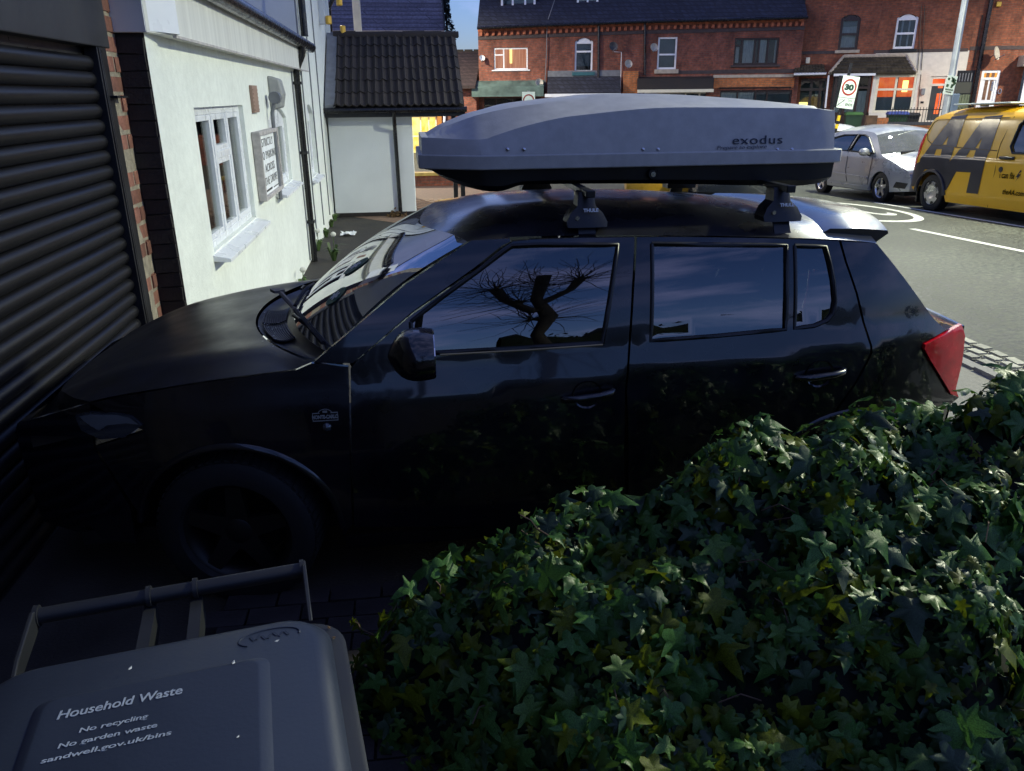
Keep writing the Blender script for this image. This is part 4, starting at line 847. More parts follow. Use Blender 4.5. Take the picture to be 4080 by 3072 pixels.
def wheel(parent, c, r, wd, rimm, spokes=5, steer=0, out=-1, rimr=.68, style='alloy'):
    """wheel about the y axis; 'out' is the outward direction"""
    rot = Matrix.Rotation(steer, 3, 'Z'); c = Vector(c)
    def T(mb): mb.v = [c+rot @ v for v in mb.v]; return mb
    m = MB(); h = wd/2; ro = r*rimr
    m.lathe([(ro, -h*.8), (ro+.01, -h), (r*.9, -h*1.02), (r*.985, -h*.86), (r, -h*.6), (r, h*.6), (r*.985, h*.86), (r*.9, h*1.02), (ro+.01, h), (ro, h*.8)], (0, 0, 0), (0, 1, 0), 40)
    for i in range(56):
        a = i*2*math.pi/56; m.box((math.cos(a)*(r+.001), 0, math.sin(a)*(r+.001)), (.008, wd*.8, r*.07), Matrix.Rotation(-a, 3, 'Y'))
    w_ = obj('wheel', T(m), rubber, parent, smooth=40)
    m = MB(); m.lathe([(ro, h*.8*out), (ro-.012, h*.75*out), (ro-.03, h*.3*out), (ro-.035, -h*.7*out)], (0, 0, 0), (0, 1, 0), 36)
    if style == 'alloy':
        for i in range(spokes):
            a = i*2*math.pi/spokes+.3; e = Matrix.Rotation(-a, 3, 'Y')
            m.add([e @ Vector(v) for v in ((.03, h*.62*out, -.045), (.03, h*.62*out, .045), (ro-.01, h*.72*out, .028), (ro-.01, h*.72*out, -.028), (.03, h*.3*out, -.045), (.03, h*.3*out, .045), (ro-.01, h*.45*out, .028), (ro-.01, h*.45*out, -.028))], [(0, 1, 2, 3), (0, 4, 5, 1), (1, 5, 6, 2), (2, 6, 7, 3), (3, 7, 4, 0)])
        m.lathe([(1e-3, h*.68*out), (.05, h*.66*out), (.062, h*.55*out), (.062, h*.2*out)], (0, 0, 0), (0, 1, 0), 20)
    else:
        m.lathe([(1e-3, h*.74*out), (.06, h*.7*out), (.09, h*.82*out), (ro*.72, h*.9*out), (ro-.01, h*.86*out)], (0, 0, 0), (0, 1, 0), 30)
    rm = obj('rim', T(m), rimm, w_, smooth=50)
    if style != 'alloy':
        for i in range(6):
            a = i*2*math.pi/6+.2; mm = MB(); e = Matrix.Rotation(-a, 3, 'Y'); mm.add([e @ Vector(v) for v in ((ro*.74, h*.93*out, -.035), (ro*.74, h*.93*out, .035), (ro*.96, h*.905*out, .045), (ro*.96, h*.905*out, -.045))], [(0, 1, 2, 3)]); obj('rim_slot', T(mm), blackpl, w_)
    m = MB(); m.lathe([(1e-3, -h*.5*out), (ro-.04, -h*.5*out)], (0, 0, 0), (0, 1, 0), 24); obj('brake_disc', T(m), trimk, w_)
    return w_
def arc(cx, cz, r, a0, a1, n=14): return [(cx+r*math.cos(R(a0+(a1-a0)*i/n)), cz+r*math.sin(R(a0+(a1-a0)*i/n))) for i in range(n+1)]

# ------------------------------------------------------------------ the black hatchback on the drive
T0, YC = 2.69, 3.51; FX = -1.55
crs = [(1.2, .79), (1.75, .825), (2.35, .872), (2.9, .905), (3.4, .925), (4.0, .93)]
def hin(x, z):
    """inset of the hatchback's side, x from the nose"""
    zc = lerp_t(crs, x); zb = zc+.11
    if z < .35: v = .02+.05*((.35-z)/.2)**1.3
    elif z < .60: v = .02*(.60-z)/.25
    elif z < zc: v = .014*((z-.60)/(zc-.60))**2
    elif z < zb: v = .014+(z-zc)*.30
    else:
        w_ = z-zb; v = .014+.033+.19*w_+.34*w_*w_
    if x < 1.05: v += .30*((1.05-x)/1.05)**2.3
    if x > 3.2: v += .20*((x-3.2)/.76)**2.0
    return v
car = thing('hatchback', 'black hatchback parked nose-in on the drive with a roof box', 'car', (FX, YC, 0))
ORG[car.name] = Vector((0, 0, 0)); kit = Car(car, YC-T0, hin)
def hp(p):
    """photo point on the near flank to the car's (x, z); points already in car coordinates pass through"""
    if len(p) == 3: return Vector((p[1], p[2]))
    y = T0
    for _ in range(14):
        q = on(1, p[0], p[1], y); y = T0+hin(q.x-FX, q.z)
    return Vector((q.x-FX, q.z))
def hpl(l): return [hp(p) for p in l]
fglass = hpl([(1636, 1283), (1760, 1186), (1900, 1083), (2005, 1003), (2040, 980), (2150, 975), (2462, 975), (2440, 1130), (2401, 1366), (2100, 1387), (1753, 1406), (1645, 1412)])
rglass = hpl([(2597, 972), (2593, 1359), (2850, 1340), (3130, 1313), (3134, 978)])
qglass = hpl([(3166, 979), (3290, 983), (3308, 1050), (3322, 1120), (3328, 1199), (3319, 1250), (3297, 1277), (3245, 1299), (3166, 1309)])
dfr = hpl([(1412, 2100), (1409, 1990), (1397, 1470), (1420, 1440), (1646, 1250), (1900, 1072), (2010, 984), (2045, 962), (2120, 954), (2300, 948), (2527, 945), (2528, 960), (2517, 1150), (2503, 1383), (2490, 1549), (2486, 1800), (2486, 2078), (1950, 2098)])
drr = hpl([(2538, 945), (2700, 944), (3000, 948), (3200, 954), (3342, 960), (3366, 1044), (3409, 1169), (3436, 1284), (3467, 1380), (3467, 1404), (3450, 1443), (3409, 1519), (3337, 1620), (3285, 1720)])+[Vector((2.92, .42)), Vector((2.86, .24))]+hpl([(2498, 2078), (2498, 1549), (2512, 1383), (2527, 1150)])
kit.panel('front_door', dfr, paint_k, [fglass]); kit.panel('rear_door', drr, paint_k, [rglass, qglass])
seal = MB()
for nm, gl in (('front_window', fglass), ('rear_window', rglass), ('quarter_window', qglass)):
    kit.panel(nm, gl, carglass, out=-.008, skirt=0, st=.06)
    for sd in (-1, 1):
        pts = [Vector((p.x, kit.y(p.x, p.y, sd, -.002), p.y)) for p in densify(gl, .05)]; m = MB(); m.tube(pts+[pts[0]], .009, 6, False); obj('window_seal', m, trimk, car, smooth=60)
# bright strip under the front window
m = MB(); m.tube([Vector((p.x, kit.y(p.x, p.y, -1, .006), p.y)) for p in hpl([(1753, 1412), (2100, 1393), (2400, 1372)])], .004, 6); obj('chrome_strip', m, M('brassy_strip', (.35, .28, .15), .4, metal=.6), car)
quart = hpl([(3352, 961), (3488, 969), (3494, 972), (3580, 1078), (3671, 1202), (3715, 1265), (3768, 1316), (3676, 1366), (3671, 1387), (3696, 1434), (3780, 1570), (3822, 1582)])+[Vector((3.815, .60)), Vector((3.81, .40)), Vector((3.77, .26)), Vector((3.70, .25))]+[Vector(p) for p in arc(3.30, .29, .37, -5, 165, 14)]+hpl([(3293, 1720), (3344, 1622), (3416, 1521), (3458, 1445), (3476, 1406), (3476, 1380), (3445, 1284), (3418, 1169), (3375, 1044)])
kit.panel('quarter_panel', quart, paint_k)
bz = [(0.0, .70), (.18, .765), (.4, .84), (.62, .885), (.86, .92), (1.15, .945)]
def bed(x):  # near edge of the bonnet
    return Vector((x, 0, crv(bz, x)))
wing = [Vector((x, crv(bz, x)-.004)) for x in (.36, .5, .7, .9, 1.12)]+hpl([(1240, 1448), (1387, 1462), (1390, 1560), (1400, 1990), (1403, 2090)])+[Vector(p) for p in arc(.85, .29, .385, -8, 168, 16)]+[Vector((.40, .56)), Vector((.36, .66)), Vector((.56, .735))]
wing = [p for p in wing]
def ccw(pl): 
    a = sum(pl[i].x*pl[(i+1) % len(pl)].y-pl[(i+1) % len(pl)].x*pl[i].y for i in range(len(pl))); return pl if a > 0 else pl[::-1]
kit.panel('front_wing', wing, paint_k)
lampp = hpl([(300, 1652), (360, 1642), (470, 1644), (523, 1656), (568, 1692), (500, 1740), (400, 1748), (325, 1712)])
kit.panel('headlight', lampp, clearl, out=.006, st=.04, skirt=.03)
kit.panel('lamp_reflector', hpl([(318, 1656), (365, 1647), (470, 1649), (518, 1660), (556, 1688), (505, 1682), (430, 1690), (398, 1712), (360, 1690)]), M('lamp_reflector', (.32, .36, .42), .25, metal=.7, var=.1, scale=4), out=.010, st=.03, skirt=0)
bump_ = [Vector((.0, .66)), Vector((.0, .24)), Vector((.42, .22)), Vector((.44, .40)), Vector((.39, .55)), Vector((.35, .655)), Vector((.36, crv(bz, .36)-.004)), Vector((.2, crv(bz, .2)-.004)), Vector((.02, .70))]
kit.panel('bumper_side', bump_, paint_k, out=-.002)
sillp = [Vector((1.24, .235)), Vector((1.24, .17)), Vector((2.9, .17)), Vector((2.9, .235))]
kit.panel('sill', sillp, trimk, out=.0)
# arch lips
for cx, a0, a1 in ((.85, 0, 172), (3.30, -5, 165)):
    for sd in (-1, 1):
        rows = []
        for (x, z) in arc(cx, .29, .385 if cx < 1 else .37, a0, a1, 26):
            d = Vector((x-cx, 0, z-.29)).normalized(); p = Vector((x, kit.y(x, z, sd, .0), z))
            rows.append([p+d*.012+Vector((0, sd*.000, 0)), p+Vector((0, sd*.012, 0)), p-d*.012+Vector((0, sd*.010, 0)), p-d*.018-Vector((0, sd*.05, 0))])
        m = MB(); m.grid(rows if sd > 0 else rows[::-1]); obj('arch_lip', m, paint_k, car, smooth=80)
# A pillars
apil = hpl([(1250, 1444), (1615, 1133), (1862, 968), (1880, 958), (2030, 950), (2035, 962), (2000, 978), (1890, 1066), (1640, 1243), (1405, 1447)])
kit.panel('a_pillar', apil, paint_k, skirt=.03)
# roof: between the drip rails, crowned
drip = hpl([(1862, 962), (2000, 946), (2300, 939), (2500, 937), (2800, 939), (3100, 946), (3300, 953), (3420, 960), (3494, 969)])
dt = [(p.x, p.y) for p in drip]; x_0, x_1 = drip[0].x, drip[-1].x
ctr = [(1.6, 1.345), (1.75, 1.398), (1.95, 1.436), (2.25, 1.448), (2.6, 1.438), (2.9, 1.415), (3.15, 1.387), (3.35, 1.365), (3.56, 1.345)]
rows = []
for i in range(41):
    t = i/40; row = []
    for j in range(33):
        u = -1+2*j/32; bow = .16*(1-u*u)*(1-t)**1.5
        x = x_0+(x_1-x_0)*t-bow+(.10*(1-u*u)*t**3); xd = max(x_0, min(x_1, x)); zd_ = crv(dt, xd); yd_ = -(kit.W-hin(xd, zd_))
        zc_ = crv(ctr, x); s_ = abs(u)**2.7; row.append(Vector((x, u*abs(yd_), zc_*(1-s_)+zd_*s_)))
    rows.append(row)
roof_rows = rows
kit.loft('roof', rows, dustk, smooth=180)
# windscreen and cowl
cow = [(-.66, 1.20), (-.5, 1.085), (-.3, 1.015), (0, .985), (.3, 1.015), (.5, 1.085), (.66, 1.20)]
hdr = roof_rows[0]; rows = []
a_lo = hp((1262, 1432)); 
for i in range(17):
    t = i/16; row = []
    for j in range(33):
        u = -1+2*j/32; top = hdr[j]; yb = u*.69; bx = 1.235-.20*(1-abs(u)**2.2); bot = Vector((bx, yb, .975+.012*(1-u*u)))
        p = bot.lerp(top, t); p += Vector((-.03*math.sin(math.pi*t)*(1-u*u*.4), 0, .03*math.sin(math.pi*t))); row.append(p)
    rows.append(row)
ws = kit.loft('windscreen', rows, scrglass, smooth=180)
wrow = rows
rows = [[p+Vector((.002, 0, -.004)) for p in wrow[0]]]
for f in (.35, .7, 1.0):
    rows.append([Vector((wrow[0][j].x-(.05+.11*(1-(-1+2*j/32)**2))*f, wrow[0][j].y*(1+.03*f), .972-.02*math.sin(math.pi*f)-.018*f)) for j in range(33)])
cowl = kit.loft('cowl', rows, trimk, smooth=60); cowrow = rows[-1]
for k in range(11):       # grille bars
    for (ja, jb) in ((6, 11), (12, 17)):
        f = .25+.06*k; m = MB(); m.tube([Vector((wrow[0][j].x-(.05+.11*(1-(-1+2*j/32)**2))*f, wrow[0][j].y*(1+.03*f), .984-.02*math.sin(math.pi*f)-.018*f)) for j in range(ja, jb+1)], .004, 5)
        obj('grille_bar', m, M('cowl_bar', (.03, .03, .035), .4) if 'cowl_bar' not in MT else MT['cowl_bar'], cowl)
# wipers
def on_scr(u, t, h=.012):
    i = t*16; j = (u+1)/2*32; i0 = min(15, int(i)); j0 = min(31, int(j)); a, b = i-i0, j-j0
    p = wrow[i0][j0].lerp(wrow[i0+1][j0], a).lerp(wrow[i0][j0+1].lerp(wrow[i0+1][j0+1], a), b)
    n = (wrow[i0][j0+1]-wrow[i0][j0]).cross(wrow[i0+1][j0]-wrow[i0][j0]).normalized(); n = n if n.z > 0 else -n
    return p+n*h
for ua_, ub_ in ((-.22, -.93), (.5, -.15)):
    m = MB(); m.tube([on_scr(ua_, .0, -.01), on_scr(ua_*.7+ub_*.3, .035, .03), on_scr((ua_+ub_)/2, .055, .03)], [.012, .009, .006], 6); wp = obj('wiper', m, trimk, car, smooth=60)
    m = MB(); m.tube([on_scr(ua_+(ub_-ua_)*q, .03+.035*math.sin(q*3.1), .014) for q in (0.05, .25, .5, .75, 1)], .009, 5); obj('wiper_blade', m, rubber, wp)
p = on_scr(-.22, 0, -.02); m = MB(); m.tube([p+Vector((-.10, .25, .05)), p+Vector((-.02, .06, .03)), p+Vector((.02, -.12, .0))], .011, 6); m.box(p+Vector((-.12, .29, .055)), (.05, .06, .012), Matrix.Rotation(.5, 3, 'Z')); obj('lifted_wiper_arm', m, M('dusty_wiper_arm', (.2, .18, .14), .7), car)
# bonnet
rows = []
for i in range(25):
    t = i/24; row = []
    for j in range(33):
        u = -1+2*j/32; rear = cowrow[j]
        xe = .36+(1.19-.36)*t; x = (.06+.30*abs(u)**3)*(1-t)+(rear.x-.006)*t
        ze_ = crv(bz, max(.02, min(1.15, x))); xe2 = max(.02, min(1.15, x)); ye = kit.W-hin(xe2, ze_)-.002
        zc_ = ze_+.045*math.sin(min(1, (x-.0)/.55)*math.pi/2)*(1-abs(u)**3.2)+.012*math.exp(-((abs(u)-.72)/.1)**2)
        if t > .93: zc_ = zc_*(1-(t-.93)/.07)+(rear.z+.012)*((t-.93)/.07)
        row.append(Vector((x, u*ye, zc_)))
    rows.append(row)
kit.loft('bonnet', rows, M('dusty_black_bonnet', (.006, .006, .010), .4, var=.5, scale=9, coat=.35, coatr=.3, spec=.35, detail=8), smooth=180); bonrow = rows[0]
for (px, py) in [(1110+random.gauss(0, 45), 1345+random.gauss(0, 40)) for _ in range(34)]:
    q = on(2, px, py, .972); q = q-Vector((FX, YC, 0))
    if .4 < q.x < 1.02 and abs(q.y) < .62:
        m = MB(); e = Matrix.Rotation(random.uniform(0, 6), 3, 'Z'); zz = crv(bz, q.x)+.050*(1-abs(q.y/.75)**3.2); m.add([Vector((q.x, q.y, zz))+e @ Vector(v) for v in ((-.005, 0, .002), (0, -.0025, .001), (.006, 0, .003), (0, .003, .001))], [(0, 1, 2, 3)]); obj('petal', m, seedm, car)
# nose and tail closures
def close_x(name, xz, yw, mat, bulge, parent=None, n=17):
    rows = []
    for (x, z) in xz: rows.append([Vector((x+bulge*(1-(-1+2*j/(n-1))**2), (-1+2*j/(n-1))*yw(x, z), z)) for j in range(n)])
    return kit.loft(name, rows, mat, parent, smooth=60)
yw = lambda x, z: kit.W-hin(max(.0, x), z)
gm = close_x('front_bumper', [(.02, .70), (.0, .66), (-.0, .5), (.0, .35), (.02, .24)], yw, paint_k, -.0)
rows = [[v.copy() for v in bonrow], [Vector((max(.0, v.x-.03), v.y, .70)) for v in bonrow], [Vector((0.0+.30*abs(v.y/.6)**3*.3, v.y, .66)) for v in bonrow]]
kit.loft('grille', rows, trimk, smooth=40)
dk = hpl([(3494, 972), (3580, 1078), (3671, 1202), (3715, 1265), (3768, 1316)]); tailx = [(p.x, p.y) for p in dk]+[(3.835, .95), (3.845, .80), (3.83, .62), (3.83, .50), (3.82, .34), (3.78, .24)]
close_x('tailgate', tailx, yw, paint_k, .035)
m = MB(); rows = []
for (x, z) in tailx[:4]: rows.append([Vector((x+.035*(1-(u)**2)+.008, u*(kit.W-hin(x, z))*.86, z)) for u in [-1+2*j/12 for j in range(13)]])
m.grid(rows); obj('rear_screen', m, carglass, car, smooth=60)
# spoiler
s0 = hpl([(3413, 899), (3487, 962)])
rows = []
for j in range(17):
    u = -1+2*j/16; k_ = .11*(1-u*u)
    yy = u*(.60 if abs(u) < 1 else .605); z_t = 1.362+.028*(1-abs(u)**2.5)
    rows.append([Vector((3.15+k_, yy*1.0, z_t-.03)), Vector((3.21+k_, yy, z_t+.0)), Vector((3.34+k_, yy*.995, z_t-.004)), Vector((3.462+k_*1.15, yy*.985, z_t-.016)), Vector((3.468+k_*1.15, yy*.985, z_t-.028)), Vector((3.42+k_, yy*.985, z_t-.062)), Vector((3.37+k_, yy*.98, z_t-.072))])
m = MB(); m.grid(rows); m.f.append(list(range(7))); b_ = 16*7; m.f.append([b_+i for i in range(7)][::-1]); obj('spoiler', m, dustk, car, smooth=35)
# tail lamp
tl = hpl([(3772, 1319), (3681, 1369), (3677, 1387), (3701, 1433), (3782, 1566), (3812, 1578)])+[Vector((3.828, .68)), Vector((3.84, .80)), Vector((3.832, .91)), Vector((3.805, .962))]
kit.panel('tail_lamp', tl, redl, out=.012, st=.03)
# mirror
def mirror(c, parent, mat, sd=-1, s=1.0):
    c = Vector(c); m = MB(); rows = []
    for k in range(9):       # along the length, nose to glass
        t = k/8; rr = [.25, .62, .85, .97, 1.03, 1.05, 1.04, 1.02, .98][k]
        rows.append([c+Vector((-.075+.15*t, 0, 0))*s+Vector((0, sd*math.cos(a)*.115*rr*(1 if math.cos(a) > 0 else .9), math.sin(a)*.088*rr*(1.0 if math.sin(a) > 0 else .95)))*s for a in [q*2*math.pi/20 for q in range(20)]])
    m.grid(rows if sd < 0 else rows, True); m.f.append(list(range(20))); mi_ = obj('door_mirror', m, mat, parent, smooth=60)
    m = MB(); m.prism([r_+Vector((.006*s, 0, 0)) for r_ in [c+(r0-c)*.97 for r0 in rows[-1]]], (-.012*s, 0, 0)); obj('mirror_glass', m, MT['mirror_face'], mi_)
    m = MB(); m.tube([c+Vector((-.02, -sd*.06, -.05))*s, c+Vector((-.06, -sd*.19, -.06))*s], [.035*s, .03*s], 8); obj('mirror_arm', m, trimk, mi_, smooth=60)
    return mi_
M('mirror_face', (.7, .7, .72), .03, metal=1, var=0, rvar=0)
mc = on(1, 1640, 1415, T0-.13); mirror(mc-Vector((FX, YC, 0)), car, paint_k); q = mc-Vector((FX, YC, 0)); q.y = -q.y; mirror(q, car, paint_k, 1)
# handles
for (px, py), dx in (((2340, 1571), .0), ((3264, 1488), .0)):
    c = hp((px, py))
    for sd in (-1, 1):
        def sp(x, z, o_): return Vector((x, kit.y(x, z, sd, o_), z))
        m = MB(); rows = []
        for k in range(6):
            rr = [.055, .05, .042, .03, .015, .002][k]; dp = [.002, -.004, -.012, -.018, -.021, -.022][k]
            rows.append([sp(c.x+rr*math.cos(a)*1.05, c.y+rr*math.sin(a), dp+.0045) for a in [t_*2*math.pi/24 for t_ in range(24)]])
        m.grid(rows if sd > 0 else rows, True); obj('handle_cup', m, paint_k, car, smooth=70)
        m = MB(); m.tube([sp(c.x-.095, c.y-.012, .004), sp(c.x-.085, c.y-.010, .02), sp(c.x-.04, c.y-.004, .034), sp(c.x+.04, c.y+.004, .036), sp(c.x+.085, c.y+.010, .026), sp(c.x+.10, c.y+.012, .006)], [.011, .013, .0135, .0135, .013, .010], 10); obj('door_handle', m, paint_k, car, smooth=60)
# badge, repeater
badge = M('silver_badge', (.45, .47, .46), .4, metal=.5)
def side_text(txt, px, py, size, mat, name, sx=1):
    c = hp((px, py)); mb = text_mb(txt, size, .001, sx, space=1.0, bold=.0008); mb.v = [Vector((c.x+v.x, kit.y(c.x+v.x, c.y+v.y, -1, .004+v.z), c.y+v.y)) for v in mb.v]; return obj(name, mb, mat, car)
side_text('MONTE-CARLO', 1296, 1660, .0185, badge, 'badge_lettering', .72)
c = hp((1296, 1655)); m = MB()
for a, b in (((-.046, -.021), (.046, -.018)), ((-.046, .009), (-.02, .012)), ((.02, .009), (.046, .012)), ((-.046, -.018), (-.044, .009)), ((.044, -.018), (.046, .009))):
    m.bb((c.x+a[0], kit.y(c.x, c.y, -1, .003)-.001, c.y+a[1]), (c.x+b[0], kit.y(c.x, c.y, -1, .003)+.002, c.y+b[1]))
m.tube([Vector((c.x+.026*math.cos(R(a)), kit.y(c.x, c.y, -1, .004), c.y+.006+.020*math.sin(R(a)))) for a in range(15, 170, 15)], .0014, 4)
m.box((c.x, kit.y(c.x, c.y, -1, .004), c.y+.016), (.016, .003, .008)); obj('badge', m, badge, car)
c = hp((1302, 1702)); m = MB(); m.lathe([(1e-3, .014), (.010, .012), (.016, .006), (.018, 0)], Vector((c.x, kit.y(c.x, c.y, -1, .0), c.y)), (0, -1, 0), 16); obj('side_repeater', m, clearl, car, smooth=60)
# wheels, floor, inside
wheel(car, (.85, -.715, .30), .305, .20, darkalloy, 5, R(-9)); wheel(car, (3.30, -.72, .30), .305, .20, darkalloy, 5)
wheel(car, (.85, .715, .30), .305, .20, darkalloy, 5, R(-9), 1); wheel(car, (3.30, .72, .30), .305, .20, darkalloy, 5, 0, 1)
m = MB(); m.bb((.2, -.62, .2), (3.8, .62, .26)); m.bb((1.0, -.60, .26), (1.16, .60, .9)); m.bb((3.3, -.6, .26), (3.5, .6, .8)); obj('underbody', m, trimk, car)
rows = [[Vector((x, y, z)) for y in (-.66, -.3, 0, .3, .66)] for x, z in ((1.16, .90), (1.25, .955), (1.5, .95), (1.62, .90), (1.6, .7))]
kit.loft('dashboard', rows, seatm, smooth=60)
for yy in (-.36, .36):
    for xx, hh in ((2.05, 1.0), (2.95, .95)):
        m = MB(); m.box((xx-.2, yy, .48), (.5, .48, .16)); m.box((xx+.10, yy, .72), (.14, .46, .52), Matrix.Rotation(.2, 3, 'Y')); m.box((xx+.20, yy, 1.10), (.1, .24, .17), Matrix.Rotation(.2, 3, 'Y')); obj('seat', m, seatm, car, bevel=.04)
m = MB(); m.tube([Vector((1.68+.09*math.sin(a)*.4, .36+.18*math.cos(a), .90+.17*math.sin(a))) for a in [k*2*math.pi/24 for k in range(25)]], .014, 8); m.tube([(1.70, .36, .9), (1.5, .36, .85)], .03, 8); obj('steering_wheel', m, seatm, car)
m = MB(); m.box((1.60, 0, 1.285), (.03, .21, .06)); obj('rear_view_mirror', m, trimk, car, bevel=.01)
m = MB(); m.add([Vector(v) for v in ((1.62, -.5, 1.30), (1.62, -.15, 1.315), (1.78, -.15, 1.335), (1.78, -.5, 1.32))], [(0, 1, 2, 3)]); obj('sun_visor', m, M('pale_visor', (.4, .4, .36), .8), car)
# windscreen stickers
stick = M('green_sticker', (.006, .09, .06), .6); stw = M('sticker_white', (.6, .65, .62), .7)
for (u, t, r_) in ((-.62, .30, .042), (-.40, .52, .05)):
    c = on_scr(u, t, .003); p1 = (on_scr(u+.05, t, .003)-c).normalized(); p2 = (on_scr(u, t+.05, .003)-c).normalized()
    m = MB(); m.add([c+p1*r_*math.cos(a)+p2*r_*math.sin(a)*1.25 for a in [k*2*math.pi/24 for k in range(24)]], [list(range(24))]); st_ = obj('round_sticker', m, stick, car)
    nn = p1.cross(p2).normalized(); nn = nn if nn.z > 0 else -nn
    m = MB()
    for a in (0, 1.1, 2.2): d = p1*math.cos(a)*r_*.6+p2*math.sin(a)*r_*.6; s2 = nn.cross(d).normalized()*.006; m.add([c+nn*.003-d-s2, c+nn*.003-d+s2, c+nn*.003+d+s2, c+nn*.003+d-s2], [(0, 1, 2, 3)])
    obj('sticker_mark', m, stw, st_)
# ------------------------------------------------------------------ roof bars and box
barm = M('bar_steel', (.03, .03, .032), .35, metal=.4, var=.15)
def foot(t, x, y, sd):
    """clamp foot standing on the roof edge; world coordinates"""
    u = (abs(y)-.0); 
    m = MB(); yb, zb_, zt2 = y, 1.40, 1.515
    prof_ = [(.075, 0), (.078, .018), (.062, .05), (.035, .075), (.03, .115), (.034, .125)]
    rows = []
    for hw, hz_ in prof_:
        k_ = hz_/.125; cy = yb+sd*(.03*(1-k_))*1; d_ = .045-.012*k_
        rows.append([Vector((x+a*hw, cy+b*d_, zb_+hz_)) for a, b in ((-1, -1), (-.6, -1.15), (.6, -1.15), (1, -1), (1, 1), (-1, 1))])
    m.grid(rows, True); n_ = len(m.v); m.f.append([n_-6+i for i in range(6)]); f_ = obj('foot', m, blackpl, t, smooth=35)
    m = MB(); m.prism([(x-.033, yb+sd*.055, zb_+.01), (x+.033, yb+sd*.055, zb_+.01), (x+.033, yb+sd*.085, zb_-.045), (x-.033, yb+sd*.085, zb_-.045)], (0, -sd*.008, 0)); obj('clamp_strap', m, barm, f_)
    m = MB(); m.disc((x-.04, yb+sd*.072, zb_+.035), (0, sd, 0), .008, 10, .006); obj('clamp_bolt', m, chrome, f_)
    if sd < 0:
        mb = text_mb('THULE', .017, .0008, 1.1, bold=.0008); obj('foot_lettering', place(mb, (x+.012, yb-.072, zb_+.062), (1, 0, 0), (0, .15, 1)), upvc, f_)
def roofbar(px_foot, label):
    yn = YC-.555; x = on(1, px_foot, 880, yn-.06).x
    t = thing('roof_bar', label, 'roof bar', (x, YC, 1.5), None, 'roof bars carrying the box')
    m = MB(); m.bb((x-.016, YC-.66, 1.515), (x+.016, YC+.66, 1.538)); obj('crossbar', m, barm, t, bevel=.003)
    m = MB(); m.bb((x-.018, YC-.672, 1.513), (x+.018, YC-.655, 1.540)); obj('end_cap', m, blackpl, t, bevel=.004)
    foot(t, x, yn, -1); foot(t, x, YC+.555, 1); return x
xf = roofbar(2338, 'black front roof bar on clamp feet above the front door'); xrb = roofbar(3112, 'black rear roof bar on clamp feet above the rear window')
boxm = M('grey_box_plastic', (.47, .455, .425), .38, var=.08, scale=3, var2=.08, scale2=22, bump=.06, bscale=160, spec=.5, rvar=.1, detail=7)
bx = thing('roof_box', 'grey and black luggage box on the roof of the black hatchback', 'roof box', (.95, YC-.05, 1.54))
BY = 3.06; BYC = 3.45     # near wall and centre line of the box
def bp(px, py, y=BY): return on(1, px, py, y)
# stations along the length: rim z, crease z, top z and half width
xN, xT, xR = bp(1672, 620).x, bp(1924, 600).x, bp(3356, 600).x
zf0, zf1 = bp(2600, 664).z, bp(2600, 607).z
def tabpx(l, y): return [(bp(a, b, y).x, bp(a, b, y).z) for a, b in l]
cB = tabpx([(1690, 553), (1924, 555), (1975, 539), (2070, 508), (2200, 476), (2285, 462), (2600, 431), (2868, 428), (3100, 430), (3240, 432), (3309, 440)], BY+.035)
cA = tabpx([(1702, 548), (1763, 512), (1816, 490), (1911, 456), (2070, 424), (2200, 409), (2377, 394), (2600, 388), (2868, 403), (3068, 418), (3242, 431), (3309, 436)], BY+.16)
cT = tabpx([(1702, 547), (1763, 507), (1816, 484), (1943, 435), (2038, 411), (2285, 382), (2377, 374), (2600, 374), (2868, 391), (3068, 409), (3242, 427), (3309, 430)], BYC)
HWb = BYC-BY
def hwid(x): return HWb*(1 if x > xT else .62+.38*math.sin((x-xN)/(xT-xN)*math.pi/2)**.9) if True else 0
def hw2(x):
    if x < xT: return HWb-.12*((xT-x)/(xT-xN))**1.15
    return HWb-.02*max(0, (x-xR+.15)/.15)**2
NX = 60; sec = []
for i in range(NX+1):
    x = xN+.012+(xR-.03-xN-.012)*i/NX; h = hw2(x); b = crv(cB, x); a = max(crv(cA, x), b+.002); t_ = max(crv(cT, x), a+.001)
    rearc = max(0, (x-(xR-.06))/.06); sec.append([(x, h, zf1), (x, h-.012, zf1+(b-zf1)*.5), (x, h-.03, b), (x, h-.16-.02*rearc, a), (x, h*.45, t_-.001), (x, 0, t_)])
def both(s_): return [Vector((x, BYC-h, z)) for x, h, z in s_]+[Vector((x, BYC+h, z)) for x, h, z in s_[::-1][1:]]
m = MB(); rows = [both(s_) for s_ in sec]; m.grid(rows)
m.f.append(list(range(len(rows[0])))[::-1]); nb = len(rows)*len(rows[0])-len(rows[0]); m.f.append([nb+i for i in range(len(rows[0]))])
lid = obj('lid', m, boxm, bx, smooth=13)
def ring(x_list, dz0, dz1, off, mat, name, par):
    m = MB(); n_ = len(x_list); out_ = []
    near = [Vector((x, BYC-hw2(x)-off, 0)) for x in x_list]; far = [Vector((x, BYC+hw2(x)+off, 0)) for x in x_list[::-1]]
    lp = near+far; k = len(lp); m.add([p+Vector((0, 0, dz0)) for p in lp]+[p+Vector((0, 0, dz1)) for p in lp], [(i, (i+1) % k, k+(i+1) % k, k+i) for i in range(k)]+[list(range(k))[::-1], list(range(k, 2*k))]); return obj(name, m, mat, par, bevel=.006, smooth=40)
xl_ = [xN-.004, xN+.0, xN+.05, xN+.1, xN+.17, xT]+[xT+(xR-xT)*i/12 for i in range(1, 12)]+[xR-.04, xR+.008]
ring(xl_, zf0, zf1, .008, boxm, 'lid_flange', lid)
basem = M('black_box_base', (.006, .006, .007), .5, var=.3, scale=5)
